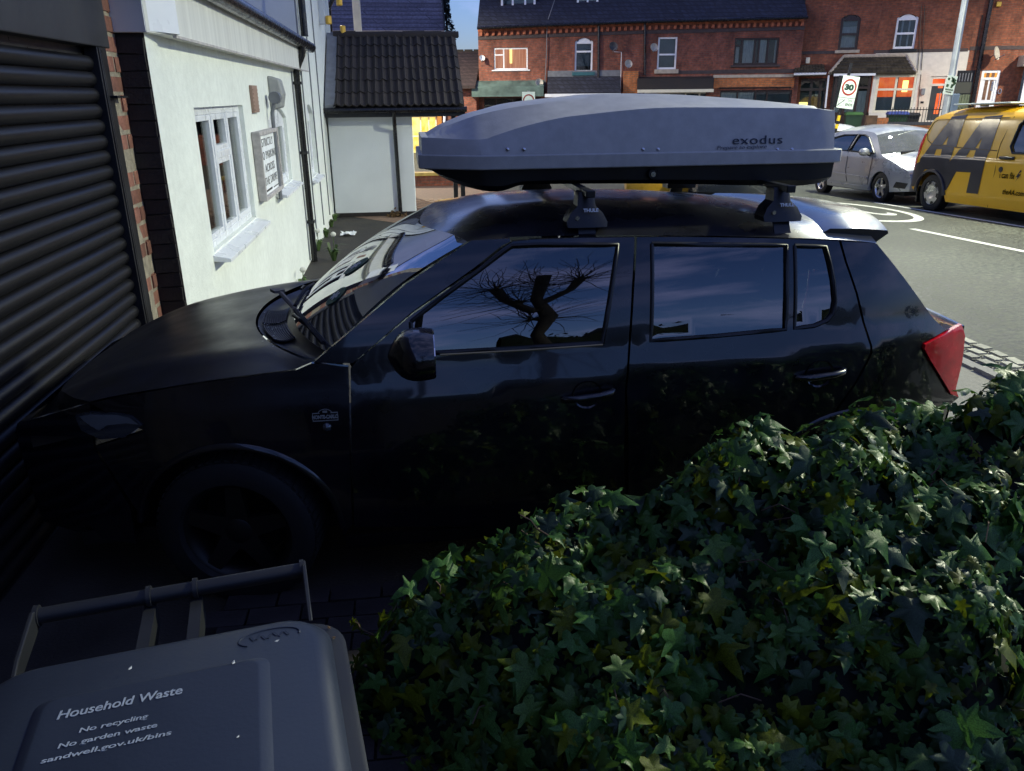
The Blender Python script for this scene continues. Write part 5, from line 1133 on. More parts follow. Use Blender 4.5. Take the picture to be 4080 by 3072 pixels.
bt_ = tabpx([(1698, 655), (1719, 684), (1775, 717), (1855, 745), (1947, 763), (2008, 760), (2058, 742), (2101, 735), (2600, 732), (3149, 741), (3236, 735), (3302, 722), (3339, 697), (3345, 672)], BY+.06)
rows = []
for i in range(NX+1):
    x = xN+.02+(xR-.012-xN-.02)*i/NX; h = hw2(x)-.012; zb_ = min(crv(bt_, x), zf0-.004); zm = max(zb_+.004, zf0-.045) if True else 0
    zz = zf0-(zf0-zb_)*.72; rows.append([Vector((x, BYC-h, zf0)), Vector((x, BYC-h+.008, zz)), Vector((x, BYC-h+.05, zb_)), Vector((x, BYC, zb_-.002)), Vector((x, BYC+h-.05, zb_)), Vector((x, BYC+h-.008, zz)), Vector((x, BYC+h, zf0))])
m = MB(); m.grid([r_[::-1] for r_ in rows]); m.f.append(list(range(7))); m.f.append([NX*7+i for i in range(7)][::-1]); obj('base_tray', m, basem, bx, smooth=28)
for px in (2022, 2087, 2561, 2621, 3096, 3154):
    p = bp(px, 599, BY+.004); m = MB(); m.lathe([(1e-3, .006), (.007, .004), (.0085, 0)], (p.x, BYC-hw2(p.x)+.003, p.z+.003), (0, -1, 0), 12); obj('rivet', m, chrome, lid, smooth=60)
p = bp(2600, 694); m = MB(); m.lathe([(1e-3, .012), (.017, .012), (.022, .004), (.022, 0)], (p.x, BYC-HWb+.004, p.z), (0, -1, 0), 20); lk = obj('lock', m, blackpl, bx, smooth=40); m = MB(); m.disc((p.x, BYC-HWb-.008, p.z), (0, -1, 0), .010, 14, .003); obj('lock_barrel', m, chrome, lk)
navy = M('navy_lettering', (.012, .018, .04), .5)
def sfit(mb, wd, ht):
    xs_ = [v.x for v in mb.v]; ys_ = [v.y for v in mb.v]; cx, cy = (max(xs_)+min(xs_))/2, (max(ys_)+min(ys_))/2; kx = wd/(max(xs_)-min(xs_)); ky = ht/(max(ys_)-min(ys_)); mb.v = [Vector(((v.x-cx)*kx, (v.y-cy)*ky, v.z)) for v in mb.v]; return mb
p = bp(3020, 557); q0, q1 = bp(2921, 557).x, bp(3119, 557).x; mb = sfit(text_mb('exodus', .1, .0008, 1, space=1.1), q1-q0, .032); obj('maker_lettering', place(mb, (p.x, BY+.002, p.z), (1, 0, 0), (0, .16, 1)), navy, lid)
p = bp(2955, 588); q0, q1 = bp(2858, 588).x, bp(3055, 588).x; mb = sfit(text_mb('Prepare to explore', .1, .0006, 1, shear=.2), q1-q0, .019); obj('slogan', place(mb, (p.x, BY-.003, p.z), (1, 0, .01), (0, .1, 1)), M('worn_grey_lettering', (.13, .135, .15), .6), lid)
# ------------------------------------------------------------------ street vehicles
def fine(E, k=4):
    out = []
    for i in range(len(E)-1):
        p0, p1, p2, p3 = [Vector(E[max(0, min(len(E)-1, j))]) for j in (i-1, i, i+1, i+2)]
        for q in range(k):
            t = q/k; out.append(.5*((2*p1)+(p2-p0)*t+(2*p0-5*p1+4*p2-p3)*t*t+(3*p1-p0-3*p2+p3)*t**3))
    return [(p.x, p.y) for p in out]+[E[-1]]
def gcar(name, label, loc, rot, W, inset, E, parts, bottom, wins, paint, wheels, wr, rimm, crown, bow, group=None, gl=carglass, style='alloy', spokes=5, wst=.05):
    """small car: side panels with window openings, and a skin drawn over the edge curve E from nose to tail"""
    t = thing(name, label, 'car', loc, rot, group); k = Car(t, W, inset); E = fine(E); parts = [(a*4, b*4, c, d) for a, b, c, d in parts]
    side = [Vector(p) for p in E]+[Vector(p) for p in bottom]
    k.panel('body_side', side, paint, wins, st=wst, skirt=.03)
    for wpoly in wins: k.panel('side_window', [Vector(p) for p in wpoly], gl, out=-.01, skirt=0, st=.14)
    for (i0, i1, nm, mt) in parts:
        rows = []
        for i in range(i0, i1+1):
            x, z = E[i]; ye = W-inset(x, z)
            rows.append([Vector((x+crv(bow, x)*(1-u*u), u*ye, z+crv(crown, x)*(1-abs(u)**2.4))) for u in [-1+2*j/14 for j in range(15)]])
        mb = MB(); mb.grid(rows[::-1]); obj(nm, mb, mt, t, smooth=50)
    for cx in wheels:
        for sd in (-1, 1): wheel(t, (cx, sd*(W-.13), wr), wr, .2, rimm, spokes, 0, sd, .68, style)
    m = MB(); m.bb((E[0][0]+.15, -W+.2, .18), (E[-1][0]-.15, W-.2, .28)); obj('underbody', m, trimk, t)
    for yy in (-.36, .36):
        m = MB(); m.box((1.9, yy, .75), (.16, .45, .75), Matrix.Rotation(.2, 3, 'Y')); m.box((1.98, yy, 1.17), (.1, .22, .16)); m.box((1.7, yy, .5), (.5, .46, .16)); obj('seat', m, seatm, t, bevel=.04)
    return t, k
silverp = M('silver_paint', (.30, .31, .35), .34, metal=.5, var=.02, scale=4, coat=.6)
whitepnt = M('white_car_paint', (.75, .76, .78), .3, var=.05, coat=.6)
darkp = M('black_blue_paint', (.008, .012, .024), .22, var=.2, coat=1)
screen2 = glass('painted_sky_haze_glass', (.3, .4, .38), 2.0, haze=.2, dmin=.14)  # pale sky reflection put in as a diffuse haze layer
litglass = glass('pale_side_glass', (.3, .36, .42), 1.8, haze=.12)
def sin_(x, z):
    v = .03*max(0, (.35-z)/.2)+(.16*(z-.9)+.30*(z-.9)**2 if z > .9 else .02*max(0, (z-.6)/.3))
    if x < .75: v += .20*((.75-x)/.75)**2
    if x > 3.2: v += .14*((x-3.2)/.5)**2
    return v
ES = [(.02, .28), (0, .45), (.03, .58), (.10, .68), (.32, .79), (.6, .89), (.86, .985), (1.1, 1.19), (1.33, 1.365), (1.6, 1.43), (2.2, 1.455), (2.8, 1.42), (3.2, 1.35), (3.5, 1.08), (3.66, .85), (3.70, .6), (3.68, .30)]
btS = [(3.62, .24)]+arc(3.27, .30, .345, -10, 190, 12)+[(2.92, .22), (1.17, .22)]+arc(.80, .30, .345, -12, 190, 12)+[(.45, .24)]
wS = [[(1.13, 1.0), (1.34, 1.17), (1.55, 1.31), (1.75, 1.365), (1.98, 1.37), (2.12, 1.02)], [(2.2, 1.02), (2.08, 1.37), (2.6, 1.36), (3.0, 1.29), (3.22, 1.12), (3.1, 1.05)]]
crS = [(0, .0), (.1, .05), (.6, .07), (.9, .05), (1.3, .09), (2.2, .13), (3, .12), (3.6, .05), (3.7, .0)]; boS = [(0, -.20), (.3, -.18), (.86, -.24), (1.33, -.14), (2, 0), (3, .05), (3.7, .12)]
ptS = [(0, 3, 'front_bumper', silverp), (3, 6, 'bonnet', silverp), (6, 8, 'windscreen', screen2), (8, 12, 'roof', silverp), (12, 14, 'rear_screen', carglass), (14, 16, 'tailgate', silverp)]
sv, ks_ = gcar('silver_hatchback', 'small silver hatchback parked behind the yellow van', (10.88, 15.0, -.335), (0, .034, math.pi/2), .88, sin_, ES, ptS, btS, wS, silverp, (.80, 3.27), .305, alloy, crS, boS, gl=litglass)
def kp(k, px, py, X, y0, z0, sl=.034):
    p = on(0, px, py, X); x = p.y-y0; return Vector((x, p.z-z0+sl*x))
hl = [Vector(p) for p in ((.30, .775), (.62, .86), (.72, .80), (.55, .70), (.28, .64), (.13, .66))]
ks_.panel('headlight', hl, M('bright_lamp_glass', (.55, .58, .6), .15, metal=.5, var=.4, scale=12), out=.012, st=.06)
ks_.panel('fog_lamp_recess', [Vector(p) for p in ((.05, .44), (.30, .46), (.36, .34), (.10, .33))], blackpl, out=.008, st=.08)
ks_.panel('rubbing_strip', [Vector(p) for p in ((1.25, .50), (2.85, .54), (2.85, .50), (1.25, .46))], silverp, out=.02, st=.1)
ks_.panel('side_skirt', [Vector(p) for p in ((1.18, .30), (2.9, .30), (2.9, .22), (1.18, .22))], silverp, out=.018, st=.1)
m = MB(); m.bb((.45, -.80, .24), (3.6, .80, .3)); obj('lower_valance', m, trimk, sv)
for sd in (-1, 1): 
    mirror((1.30, sd*.98, 1.02), sv, silverp, sd, .95)
    pl = [Vector((x, ks_.y(x, z, sd, .006), z)) for x, z in ((2.06, 1.39), (2.16, 1.0), (2.16, .6), (2.06, .36))]; m = MB(); m.tube(pl, .005, 4); obj('door_gap', m, trimk, sv)
    pl = [Vector((x, ks_.y(x, z, sd, .006), z)) for x, z in ((1.16, .99), (1.19, .6), (1.22, .34))]; m = MB(); m.tube(pl, .005, 4); obj('door_gap', m, trimk, sv)
for sd in (-1, 1):
    m = MB(); m.tube([Vector((x, ks_.y(x, z, sd, .012), z)) for x, z in wS[0]+[wS[0][0]]], .018, 6); obj('window_seal', m, trimk, sv)
    m = MB(); m.tube([Vector((x, ks_.y(x, z, sd, .012), z)) for x, z in wS[1]+[wS[1][0]]], .014, 6); obj('window_seal', m, trimk, sv)
m = MB(); m.box((-.19, 0, .60), (.03, .5, .10)); obj('grille', m, trimk, sv, bevel=.02)
m = MB(); m.tube([(.66, -.55, 1.02), (.72, 0, 1.055), (.66, .55, 1.02)], .03, 6); obj('wiper', m, trimk, sv)
# white car beyond it, and dark and yellow ones seen under the roof box
def tint(pt, mt): return [(a, b, c, mt if d is silverp else d) for a, b, c, d in pt]
pw_ = on(1, 3345, 486, 23.6)
wc, kw = gcar('white_car', 'white car half hidden behind the silver hatchback', (pw_.x+.9, 22.0, pw_.z-1.55), (0, 0, R(165)), .88, sin_, ES, tint(ptS, whitepnt), btS, wS, whitepnt, (.80, 3.27), .305, alloy, crS, boS, gl=glass('brown_tint_glass', (.25, .2, .14), 1.5))
for sd in (-1, 1):
    for wpoly in wS: m = MB(); m.tube([Vector((x, kw.y(x, z, sd, .012), z)) for x, z in wpoly+[wpoly[0]]], .022, 6); obj('window_seal', m, trimk, wc)
pd = ong(2900, 830)
dc, kd = gcar('black_car', 'black car seen in the gap under the roof box', (pd.x+.1, pd.y+.1, G(pd.x, pd.y+1)+.05), (0, .03, R(72)), .88, sin_, ES, tint(ptS, darkp), btS, wS, darkp, (.80, 3.27), .305, alloy, crS, boS)
kd.panel('headlight', hl, clearl, out=.012, st=.06)
m = MB()
for a, b in ((.075, .05), (.05, .022), (.02, .05)):
    m.tube([Vector((-.13-.0*i, a*math.cos(i*math.pi/10), .70+b*math.sin(i*math.pi/10)+(.022 if a == .05 else 0))) for i in range(21)], .007, 5)
obj('emblem', m, chrome, dc)
m = MB(); m.box((-.16, -.1, .50), (.02, .5, .11)); obj('number_plate', m, paperm, dc, bevel=.005)
py_ = ong(2600, 830); yelp = M('yellow_paint', (.55, .30, .02), .3, var=.1, coat=.6)
yc, ky = gcar('yellow_car', 'yellow car glimpsed left of the black one under the roof box', (py_.x+.45, py_.y+1.2, G(py_.x, py_.y+2)), (0, .03, R(60)), .88, sin_, ES, tint(ptS, yelp), btS, wS, yelp, (.80, 3.27), .305, alloy, crS, boS)
ky.panel('headlight', hl, MT['bright_lamp_glass'], out=.012, st=.06)
# ------------------------------------------------------------------ the yellow patrol van
vanp = M('van_yellow', (.74, .40, .008), .4, var=.04, scale=3, coat=.3, coatr=.12); vanb = M('van_black_vinyl', (.016, .014, .02), .4, var=.15, coat=.3, coatr=.15); vtan = M('van_tan_panel', (.6, .38, .10), .35, coat=.3)
V0 = (9.93, 10.0, -.15)
def vin(x, z):
    v = .05*max(0, (.38-z)/.2)
    if z > 1.02: v += .02+.13*((z-1.02)/.72)**1.35+(0 if z < 1.66 else 1.6*(z-1.66)**1.5)
    elif z > .98: v += .02*(z-.98)/.04
    if x > 4.35: v += .12*((x-4.35)/.4)**2
    if x < .9: v += .25*((.9-x)/.9)**2
    return v
van = thing('patrol_van', 'yellow and black patrol van with huge AA lettering on the road', 'van', (V0[0]+.99, V0[1], V0[2]), (0, .034, math.pi/2))
kv = Car(van, .99, vin)
def vp(a, b):
    """point of the photo on the van's flank to van coordinates"""
    px, py = 3200+a/2.5136, 440+b/2.5136; X = V0[0]
    for _ in range(8):
        p = on(0, px, py, X); x = p.y-V0[1]; z = p.z-V0[2]+.034*x; X = V0[0]+vin(x, z)
    return Vector((x, z))
EV = fine([(.02, .30), (0, .55), (.05, .85), (.5, 1.02), (.95, 1.10), (1.35, 1.45), (1.7, 1.72), (2.0, 1.755), (3.0, 1.765), (4.0, 1.76), (4.22, 1.735), (4.36, 1.66), (4.46, 1.45), (4.56, 1.22), (4.64, .98), (4.70, .70), (4.71, .42)])
btV = [(4.60, .36), (4.42, .33)]+arc(4.0, .32, .41, 2, 182, 16)+[(3.56, .20), (1.33, .20)]+arc(.92, .32, .41, -15, 195, 14)+[(.4, .26)]
cabw = [(1.02, 1.12), (1.30, 1.36), (1.62, 1.62), (2.05, 1.63), (2.12, 1.56), (2.16, 1.22), (2.08, 1.12)]
kv.panel('body_side', [Vector(p) for p in EV]+[Vector(p) for p in btV], vanp, [[Vector(p) for p in cabw]], st=.05, skirt=.03)
kv.panel('cab_window', [Vector(p) for p in cabw], litglass, out=-.01, skirt=0, st=.1)
for sd in (-1, 1): m = MB(); m.tube([Vector((x, kv.y(x, z, sd, .008), z)) for x, z in cabw+[cabw[0]]], .02, 6); obj('window_seal', m, trimk, van)
crV = [(0, 0), (.5, .05), (1, .06), (1.7, .06), (2, .10), (4.2, .10), (4.4, .03), (4.7, 0)]; boV = [(0, -.2), (1, -.25), (1.7, -.12), (2.2, 0), (4.2, .02), (4.7, .06)]
for (i0, i1, nm, mt) in ((0, 12, 'front_bumper', vanp), (12, 16, 'bonnet', vanp), (16, 24, 'windscreen', carglass), (24, 44, 'roof', vanp), (44, 64, 'tail_doors', vanp)):
    rows = []
    for i in range(i0, i1+1):
        x, z = EV[i]; ye = .99-vin(x, z); rows.append([Vector((x+crv(boV, x)*(1-u*u), u*ye, z+crv(crV, x)*(1-abs(u)**3))) for u in [-1+2*j/14 for j in range(15)]])
    mb = MB(); mb.grid(rows[::-1]); obj(nm, mb, mt, van, smooth=50)
aa = [(1500, 90), (1512, 62), (1680, 42), (1552, 365), (1530, 372), (1480, 515), (1575, 402), (1622, 365), (1850, 62), (2035, 45), (1895, 395), (1868, 440), (1757, 838), (1640, 825), (1690, 622), (1545, 614), (1440, 800), (1398, 795), (1385, 700), (1340, 640), (1340, 596), (1228, 590), (1185, 660), (1140, 760), (1062, 755), (1062, 735), (1180, 515), (1180, 498), (1300, 340), (1330, 300)]
ah = [[(1475, 258), (1412, 346), (1453, 344)], [(1352, 388), (1325, 450), (1388, 455), (1407, 388)], [(1815, 275), (1742, 377), (1776, 384)], [(1690, 398), (1646, 470), (1720, 475), (1748, 398)]]
kv.panel('side_lettering', [vp(*p) for p in aa], vanb, [[vp(*p) for p in h_] for h_ in ah], out=.007, skirt=0, st=.045, sides=(1,))
tp_ = [(1265, 290), (1262, 240), (1330, 130), (1370, 100), (1495, 92), (1330, 300), (1300, 325)]
kv.panel('pressed_panel', [vp(*p) for p in [(1272, 270), (1340, 128), (1375, 105), (1485, 98), (1325, 300), (1295, 318)]], vtan, out=.005, skirt=0, st=.045, sides=(1,))
for pl, r_ in (([(1265, 300), (1262, 230), (1335, 118), (1372, 96), (2100, 70)], .008), ([(2145, 60), (2000, 330), (1960, 450), (1935, 600), (1850, 970)], .007), ([(1265, 300), (1310, 345), (1700, 385), (1960, 405)], .008)):
    q = [vp(*p) for p in pl]; m = MB(); m.tube([Vector((p.x, kv.y(p.x, p.y, 1, .002), p.y)) for p in q], r_, 5); obj('body_seam', m, M('van_seam', (.12, .07, .01), .6) if 'van_seam' not in MT else MT['van_seam'], van)
def vtext(txt, a, b, wpx, h, name, mat=printm, shear=0):
    c = vp(a, b); c1 = vp(a+wpx, b+wpx*.14); wd = abs(c1.x-c.x); mb = sfit(text_mb(txt, .2, .001, 1, shear=shear, bold=.003), wd, h)
    mb.v = [Vector((c.x-wd/2-v.x, kv.y(c.x-wd/2-v.x, c.y+v.y, 1, .012), c.y+v.y)) for v in mb.v]; return obj(name, mb, mat, van)
vtext('i can fix', 1985, 645, 150, .105, 'slogan'); vtext('theAA.com', 2010, 812, 215, .085, 'web_address', shear=.25)
c = vp(1993, 592); m = MB(); m.disc((c.x, kv.y(c.x, c.y, 1, -.004), c.y), (0, 1, 0), .045, 16, .012); obj('slogan_dot', m, printm, van)
bo_ = [vp(*p) for p in ((2195, 600), (2145, 670), (2165, 672), (2140, 715), (2200, 640), (2175, 640), (2212, 605))]; kv.panel('lightning_mark', bo_, printm, out=.011, skirt=0, st=.05, sides=(1,))
m = MB(); c = vp(2060, 478); m.tube([Vector((c.x+d, kv.y(c.x, c.y, 1, o_), c.y)) for d, o_ in ((.16, .0), (.12, .03), (-.12, .03), (-.16, 0))], .026, 8); obj('door_handle', m, blackpl, van, smooth=60)
m = MB(); m.bb((2.55, -.55, 1.90), (4.0, .98-.2, 1.925)); obj('roof_panel', m, M('pale_roof_board', (.6, .66, .6), .5), van, bevel=.008)
for sd in (-1, 1):
    kv.panel('tail_lamp', [Vector(p) for p in ((4.50, 1.40), (4.44, 1.40), (4.54, .98), (4.62, .72), (4.68, .72), (4.60, 1.18))], redl, out=.012, st=.08, sides=(sd,))
    lip = [Vector((x, kv.y(x, z, sd, .012), z)) for x, z in arc(4.0, .32, .42, 0, 180, 20)]; m = MB(); m.tube(lip, .035, 6); obj('arch_trim', m, vanb, van, smooth=60)
for cx in (.92, 4.0):
    for sd in (-1, 1): wheel(van, (cx, sd*.86, .33), .335, .22, alloy, 5, 0, sd, .66, 'trim')
m = MB(); m.bb((.2, -.8, .22), (4.6, .8, .34)); obj('underbody', m, trimk, van)
for sd in (-1, 1): m = MB(); m.bb((4.42, sd*.95, .12), (4.45, sd*.70, .42)); obj('mud_flap', m, blackpl, van)

# ------------------------------------------------------------------ street lamps, signs
galv = M('galvanised_steel', (.32, .34, .37), .4, metal=.5, var=.15, scale=6)
lens = M('lamp_lens', (.9, .9, .8), .3, emit=30, ecol=(1, .93, .72), var=0)
def street_lamp(x, y, hgt, arm, power, label, lean=0, col=(.97, 1, .80)):
    zg_ = G(x, y); t = thing('street_lamp', label, 'lamp post', (x, y, zg_), None, 'street lamps')
    m = MB(); m.tube([(x, y, zg_), (x, y, zg_+1.4)], .10, 16); m.tube([(x, y, zg_+1.35), (x, y, zg_+1.5), (x, y, zg_+hgt)], [.10, .078, .055], 16); obj('column', m, galv, t, smooth=50)
    ax, ay = arm; m = MB(); m.tube([(x, y, zg_+hgt), (x+ax*.5, y+ay*.5, zg_+hgt+.15), (x+ax, y+ay, zg_+hgt+.18)], .035, 8); obj('bracket', m, galv, t, smooth=50)
    c = Vector((x+ax, y+ay, zg_+hgt+.15)); m = MB(); m.lathe([(.02, .08), (.16, .05), (.22, 0), (.20, -.03)], c, (0, 0, 1), 20); obj('lamp_head', m, galv, t, smooth=60)
    m = MB(); m.disc(c+Vector((0, 0, -.04)), (0, 0, -1), .17, 20, .02); obj('lens', m, lens, t)
    ld = bpy.data.lights.new('lamp_light', 'SPOT'); ld.energy = power; ld.color = col; ld.shadow_soft_size = .22; ld.spot_size = R(165); ld.spot_blend = .5
    lo = bpy.data.objects.new('lamp_light', ld); COL.objects.link(lo); lo.parent = t; lo.location = c-Vector((x, y, zg_))+Vector((0, 0, -.09)); return t
lp = on(1, 3768, 440, 17.6)
t = street_lamp(lp.x, 17.6, 7.6, (-1.1, -.2), LAMP1, 'tall grey street lamp column rising behind the yellow van')
pst = M('poster_paper', (.62, .7, .66), .7, var=.08); psg = M('poster_green', (.03, .07, .035), .7)
q = on(1, 3784, 339, 17.5); m = MB(); rt3 = Matrix.Rotation(R(8), 3, 'Y')
po = thing('lamp_post_poster', 'pale green and white poster tied to the lamp post', 'poster', (q.x, 17.49, q.z))
m = MB(); m.box((q.x, 17.48, q.z), (.25, .006, .40), rt3); obj('sheet', m, pst, po)
for (a, b, c, d, s_) in ((.05, .10, .10, .09, .6), (.02, .12, .03, .12, -.5), (-.07, -.02, .06, .06, .3), (.08, .03, .05, .1, .9), (-.08, .12, .05, .05, .2), (.04, -.02, .05, .08, .2)):
    m = MB(); m.box(Vector((q.x, 17.472, q.z))+rt3 @ Vector((a, 0, b)), (c, .004, d), Matrix.Rotation(s_, 3, 'Y')); obj('print', m, psg, po)
for k_ in range(7): m = MB(); m.box(Vector((q.x, 17.472, q.z))+rt3 @ Vector((-.085+.028*k_, 0, -.10)), (.019, .004, .036-.008*(k_ % 2)), rt3); obj('print', m, psg, po)
m = MB(); m.box(Vector((q.x, 17.472, q.z))+rt3 @ Vector((0, 0, -.15)), (.14, .004, .022), rt3); obj('print', m, printm, po)
q = on(1, 3775, 420, 17.6); m = MB(); m.bb((lp.x+.05, 17.5, q.z-.28), (lp.x+.22, 17.72, q.z+.25)); tag(obj('control_box', m, M('blue_grey_box', (.12, .16, .24), .6), bevel=.01), 'blue grey control box strapped to the lamp post', 'box')
street_lamp(25.5, 24.5, 7.6, (-.6, -.9), LAMP2, 'street lamp beyond the right edge, opposite the white door', col=(1, .92, .7))
street_lamp(-3.4, 32.5, 7.6, (.5, -.8), LAMP3, 'street lamp hidden behind the tall white building', col=(1, .9, .66))
street_lamp(12.6, 5.4, 7.6, (-.9, .1), LAMP4, 'street lamp beyond the right edge beside the road', col=(.97, 1, .72))
# zone sign
y = 20.6; lean = Matrix.Rotation(R(6.5), 3, 'Y'); pb = on(1, 3336, 505, y); pc = on(1, 3374, 368, y)
sg = thing('speed_sign', 'leaning 30 zone ends sign on a black and yellow post', 'sign', (pb.x, y, G(pb.x, y)))
zg_ = G(pb.x, y); foot_ = Vector((pb.x-.18, y+.02, zg_)); up_ = lean @ Vector((0, 0, 1)); un = lean @ Vector((1, 0, 0))
m = MB(); m.tube([foot_, foot_+up_*3.1], .04, 10); obj('post', m, blackpl, sg, smooth=60)
ub0, ub1 = on(1, 3342, 462, y), on(1, 3334, 482, y)
for (a, b) in (((3346, 460), (3340, 482)), ((3336, 495), (3331, 512))):
    z1_, z0_ = on(1, *a, y).z, on(1, *b, y).z; f1 = (z1_-zg_)/up_.z; f0 = (z0_-zg_)/up_.z; m = MB(); m.tube([foot_+up_*f0, foot_+up_*f1], .043, 10); obj('yellow_band', m, M('sign_yellow', (.75, .5, .02), .5) if 'sign_yellow' not in MT else MT['sign_yellow'], sg, smooth=60)
plate = M('sign_white', (.72, .82, .74), .45, var=.03); ringm = M('sign_red', (.32, .03, .025), .5)
def onplate(mb, o): return place(mb, o, un, up_)
o_ = pc+Vector((0, -.06, 0)); wP, hP = .47, .80
m = MB(); m.bb((-wP/2, -hP/2, -.004), (wP/2, hP/2, .004)); m.v = [o_+un*v.x+up_*v.y+Vector((0, v.z, 0)) for v in m.v]; obj('plate', m, plate, sg)
m = MB(); m.bb((-wP/2-.10, -hP/2, .004), (wP/2-.04, hP/2-.02, .02)); m.v = [o_+un*v.x+up_*v.y+Vector((0, v.z+.01, 0)) for v in m.v]; obj('back_board', m, blackpl, sg)
rc = o_+up_*.125+Vector((0, -.006, 0)); m = MB(); n_ = 40
m.add([rc+(un*math.cos(a)+up_*math.sin(a))*r_ for r_ in (.208, .160) for a in [i*2*math.pi/n_ for i in range(n_)]], [(i, (i+1) % n_, n_+(i+1) % n_, n_+i) for i in range(n_)]); obj('red_ring', m, ringm, sg)
grn = M('sign_dark_text', (.02, .045, .03), .5)
obj('number', onplate(sfit(text_mb('30', .2, .001, 1, bold=.014), .26, .155), rc), grn, sg)
m = MB(); m.bb((-wP/2, -.142, .0), (wP/2, -.134, .006)); m.v = [o_+un*v.x+up_*v.y+Vector((0, -v.z-.003, 0)) for v in m.v]; obj('dividing_line', m, grn, sg)
zc_ = o_-up_*.265-un*.13+Vector((0, -.006, 0)); m = MB(); m.add([zc_+(un*math.cos(a)+up_*math.sin(a))*r_ for r_ in (.085, .075) for a in [i*2*math.pi/n_ for i in range(n_)]], [(i, (i+1) % n_, n_+(i+1) % n_, n_+i) for i in range(n_)]); obj('grey_ring', m, leadm, sg)
m = MB(); d = (un+up_*.9).normalized(); s_ = d.cross(Vector((0, 1, 0)))*.012; m.add([zc_-d*.13-s_, zc_-d*.13+s_, zc_+d*.13+s_, zc_+d*.13-s_], [(0, 1, 2, 3)]); obj('grey_bar', m, leadm, sg)
obj('zone_lettering', onplate(sfit(text_mb('Zone', .2, .001), .12, .055), o_-up_*.195+un*.10+Vector((0, -.006, 0))), grn, sg); obj('ends_lettering', onplate(sfit(text_mb('ENDS', .2, .001, bold=.004), .2, .07), o_-up_*.30+un*.10+Vector((0, -.006, 0))), grn, sg)
# roundel sign peeping over the box
y = 24; q = on(1, 2106, 405, y); s2_ = thing('roundel_sign', 'white square sign with red ring peeping over the roof box', 'sign', (q.x, y, G(q.x, y)))
m = MB(); m.bb((q.x-.19, y-.01, q.z-.3), (q.x+.19, y, q.z+.27)); obj('plate', m, plate, s2_); m = MB(); m.tube([(q.x, y+.04, G(q.x, y)), (q.x, y+.04, q.z+.3)], .038, 8); obj('post', m, galv, s2_)
m = MB(); rc = Vector((q.x, y-.015, q.z+.04)); m.add([rc+Vector((math.cos(a), 0, math.sin(a)))*r_ for r_ in (.165, .13) for a in [i*2*math.pi/n_ for i in range(n_)]], [(i, (i+1) % n_, n_+(i+1) % n_, n_+i) for i in range(n_)]); obj('red_ring', m, ringm, s2_)
# ------------------------------------------------------------------ garden walls and bins before the right-hand row
def FRp(u, dd, z): p = FR.O+FR.u*u+FR.n*dd; return Vector((p.x, p.y, z))
DW = 4.2
gw = FR.root('garden_wall', 'orange brick garden wall with blue coping and railings', 'wall', 3500)
r = FR.rect(3532, 498, 3800, 560, DW); pl_ = FR.rect(3487, 470, 3512, 560, DW)
m = MB(); m.bb((r[0], -DW, -.9), (r[2]+2, -DW+.25, r[3])); fo('brickwork', m, brk_o, gw); m = MB(); m.bb((r[0]-.02, -DW-.03, r[3]), (r[2]+2, -DW+.28, r[3]+.10)); fo('coping', m, M('blue_brick_coping', (.05, .05, .06), .7, var=.4, scale=25), gw)
a = FR.rect(3484, 466, 3512, 560, DW); m = MB(); m.bb((a[0]-.35, -DW-.05, -.9), (a[0]+.05, -DW+.35, a[3]+.05)); fo('gate_pier', m, M('dark_gate_pier', (.12, .07, .04), .85, var=.4), gw)
a2 = FR.rect(3500, 470, 3532, 560, DW); m = MB(); m.bb((r[0]-.4, -DW-.02, -.9), (r[0], -DW+.3, a2[3])); fo('end_pier', m, brk_o, gw)
for i in range(30):
    u = r[0]+.1+i*.105; m = MB(); m.bb((u-.009, -DW+.10, r[3]+.1), (u+.009, -DW+.118, r[3]+.62)); fo('railing_bar', m, blackpl, gw)
m = MB(); m.bb((r[0], -DW+.1, r[3]+.52), (r[0]+3.2, -DW+.125, r[3]+.55)); fo('railing_rail', m, blackpl, gw)
gd = MB(); gd.add([FRp(-1, .02, .55), FRp(16, .02, .75), FRp(16, DW-.3, .4), FRp(-1, DW-.3, .1), FRp(-1, DW-.3, -1.5), FRp(16, DW-.3, -1.5)], [(0, 1, 2, 3), (3, 2, 5, 4)]); struct(obj('front_garden', gd, paveg))
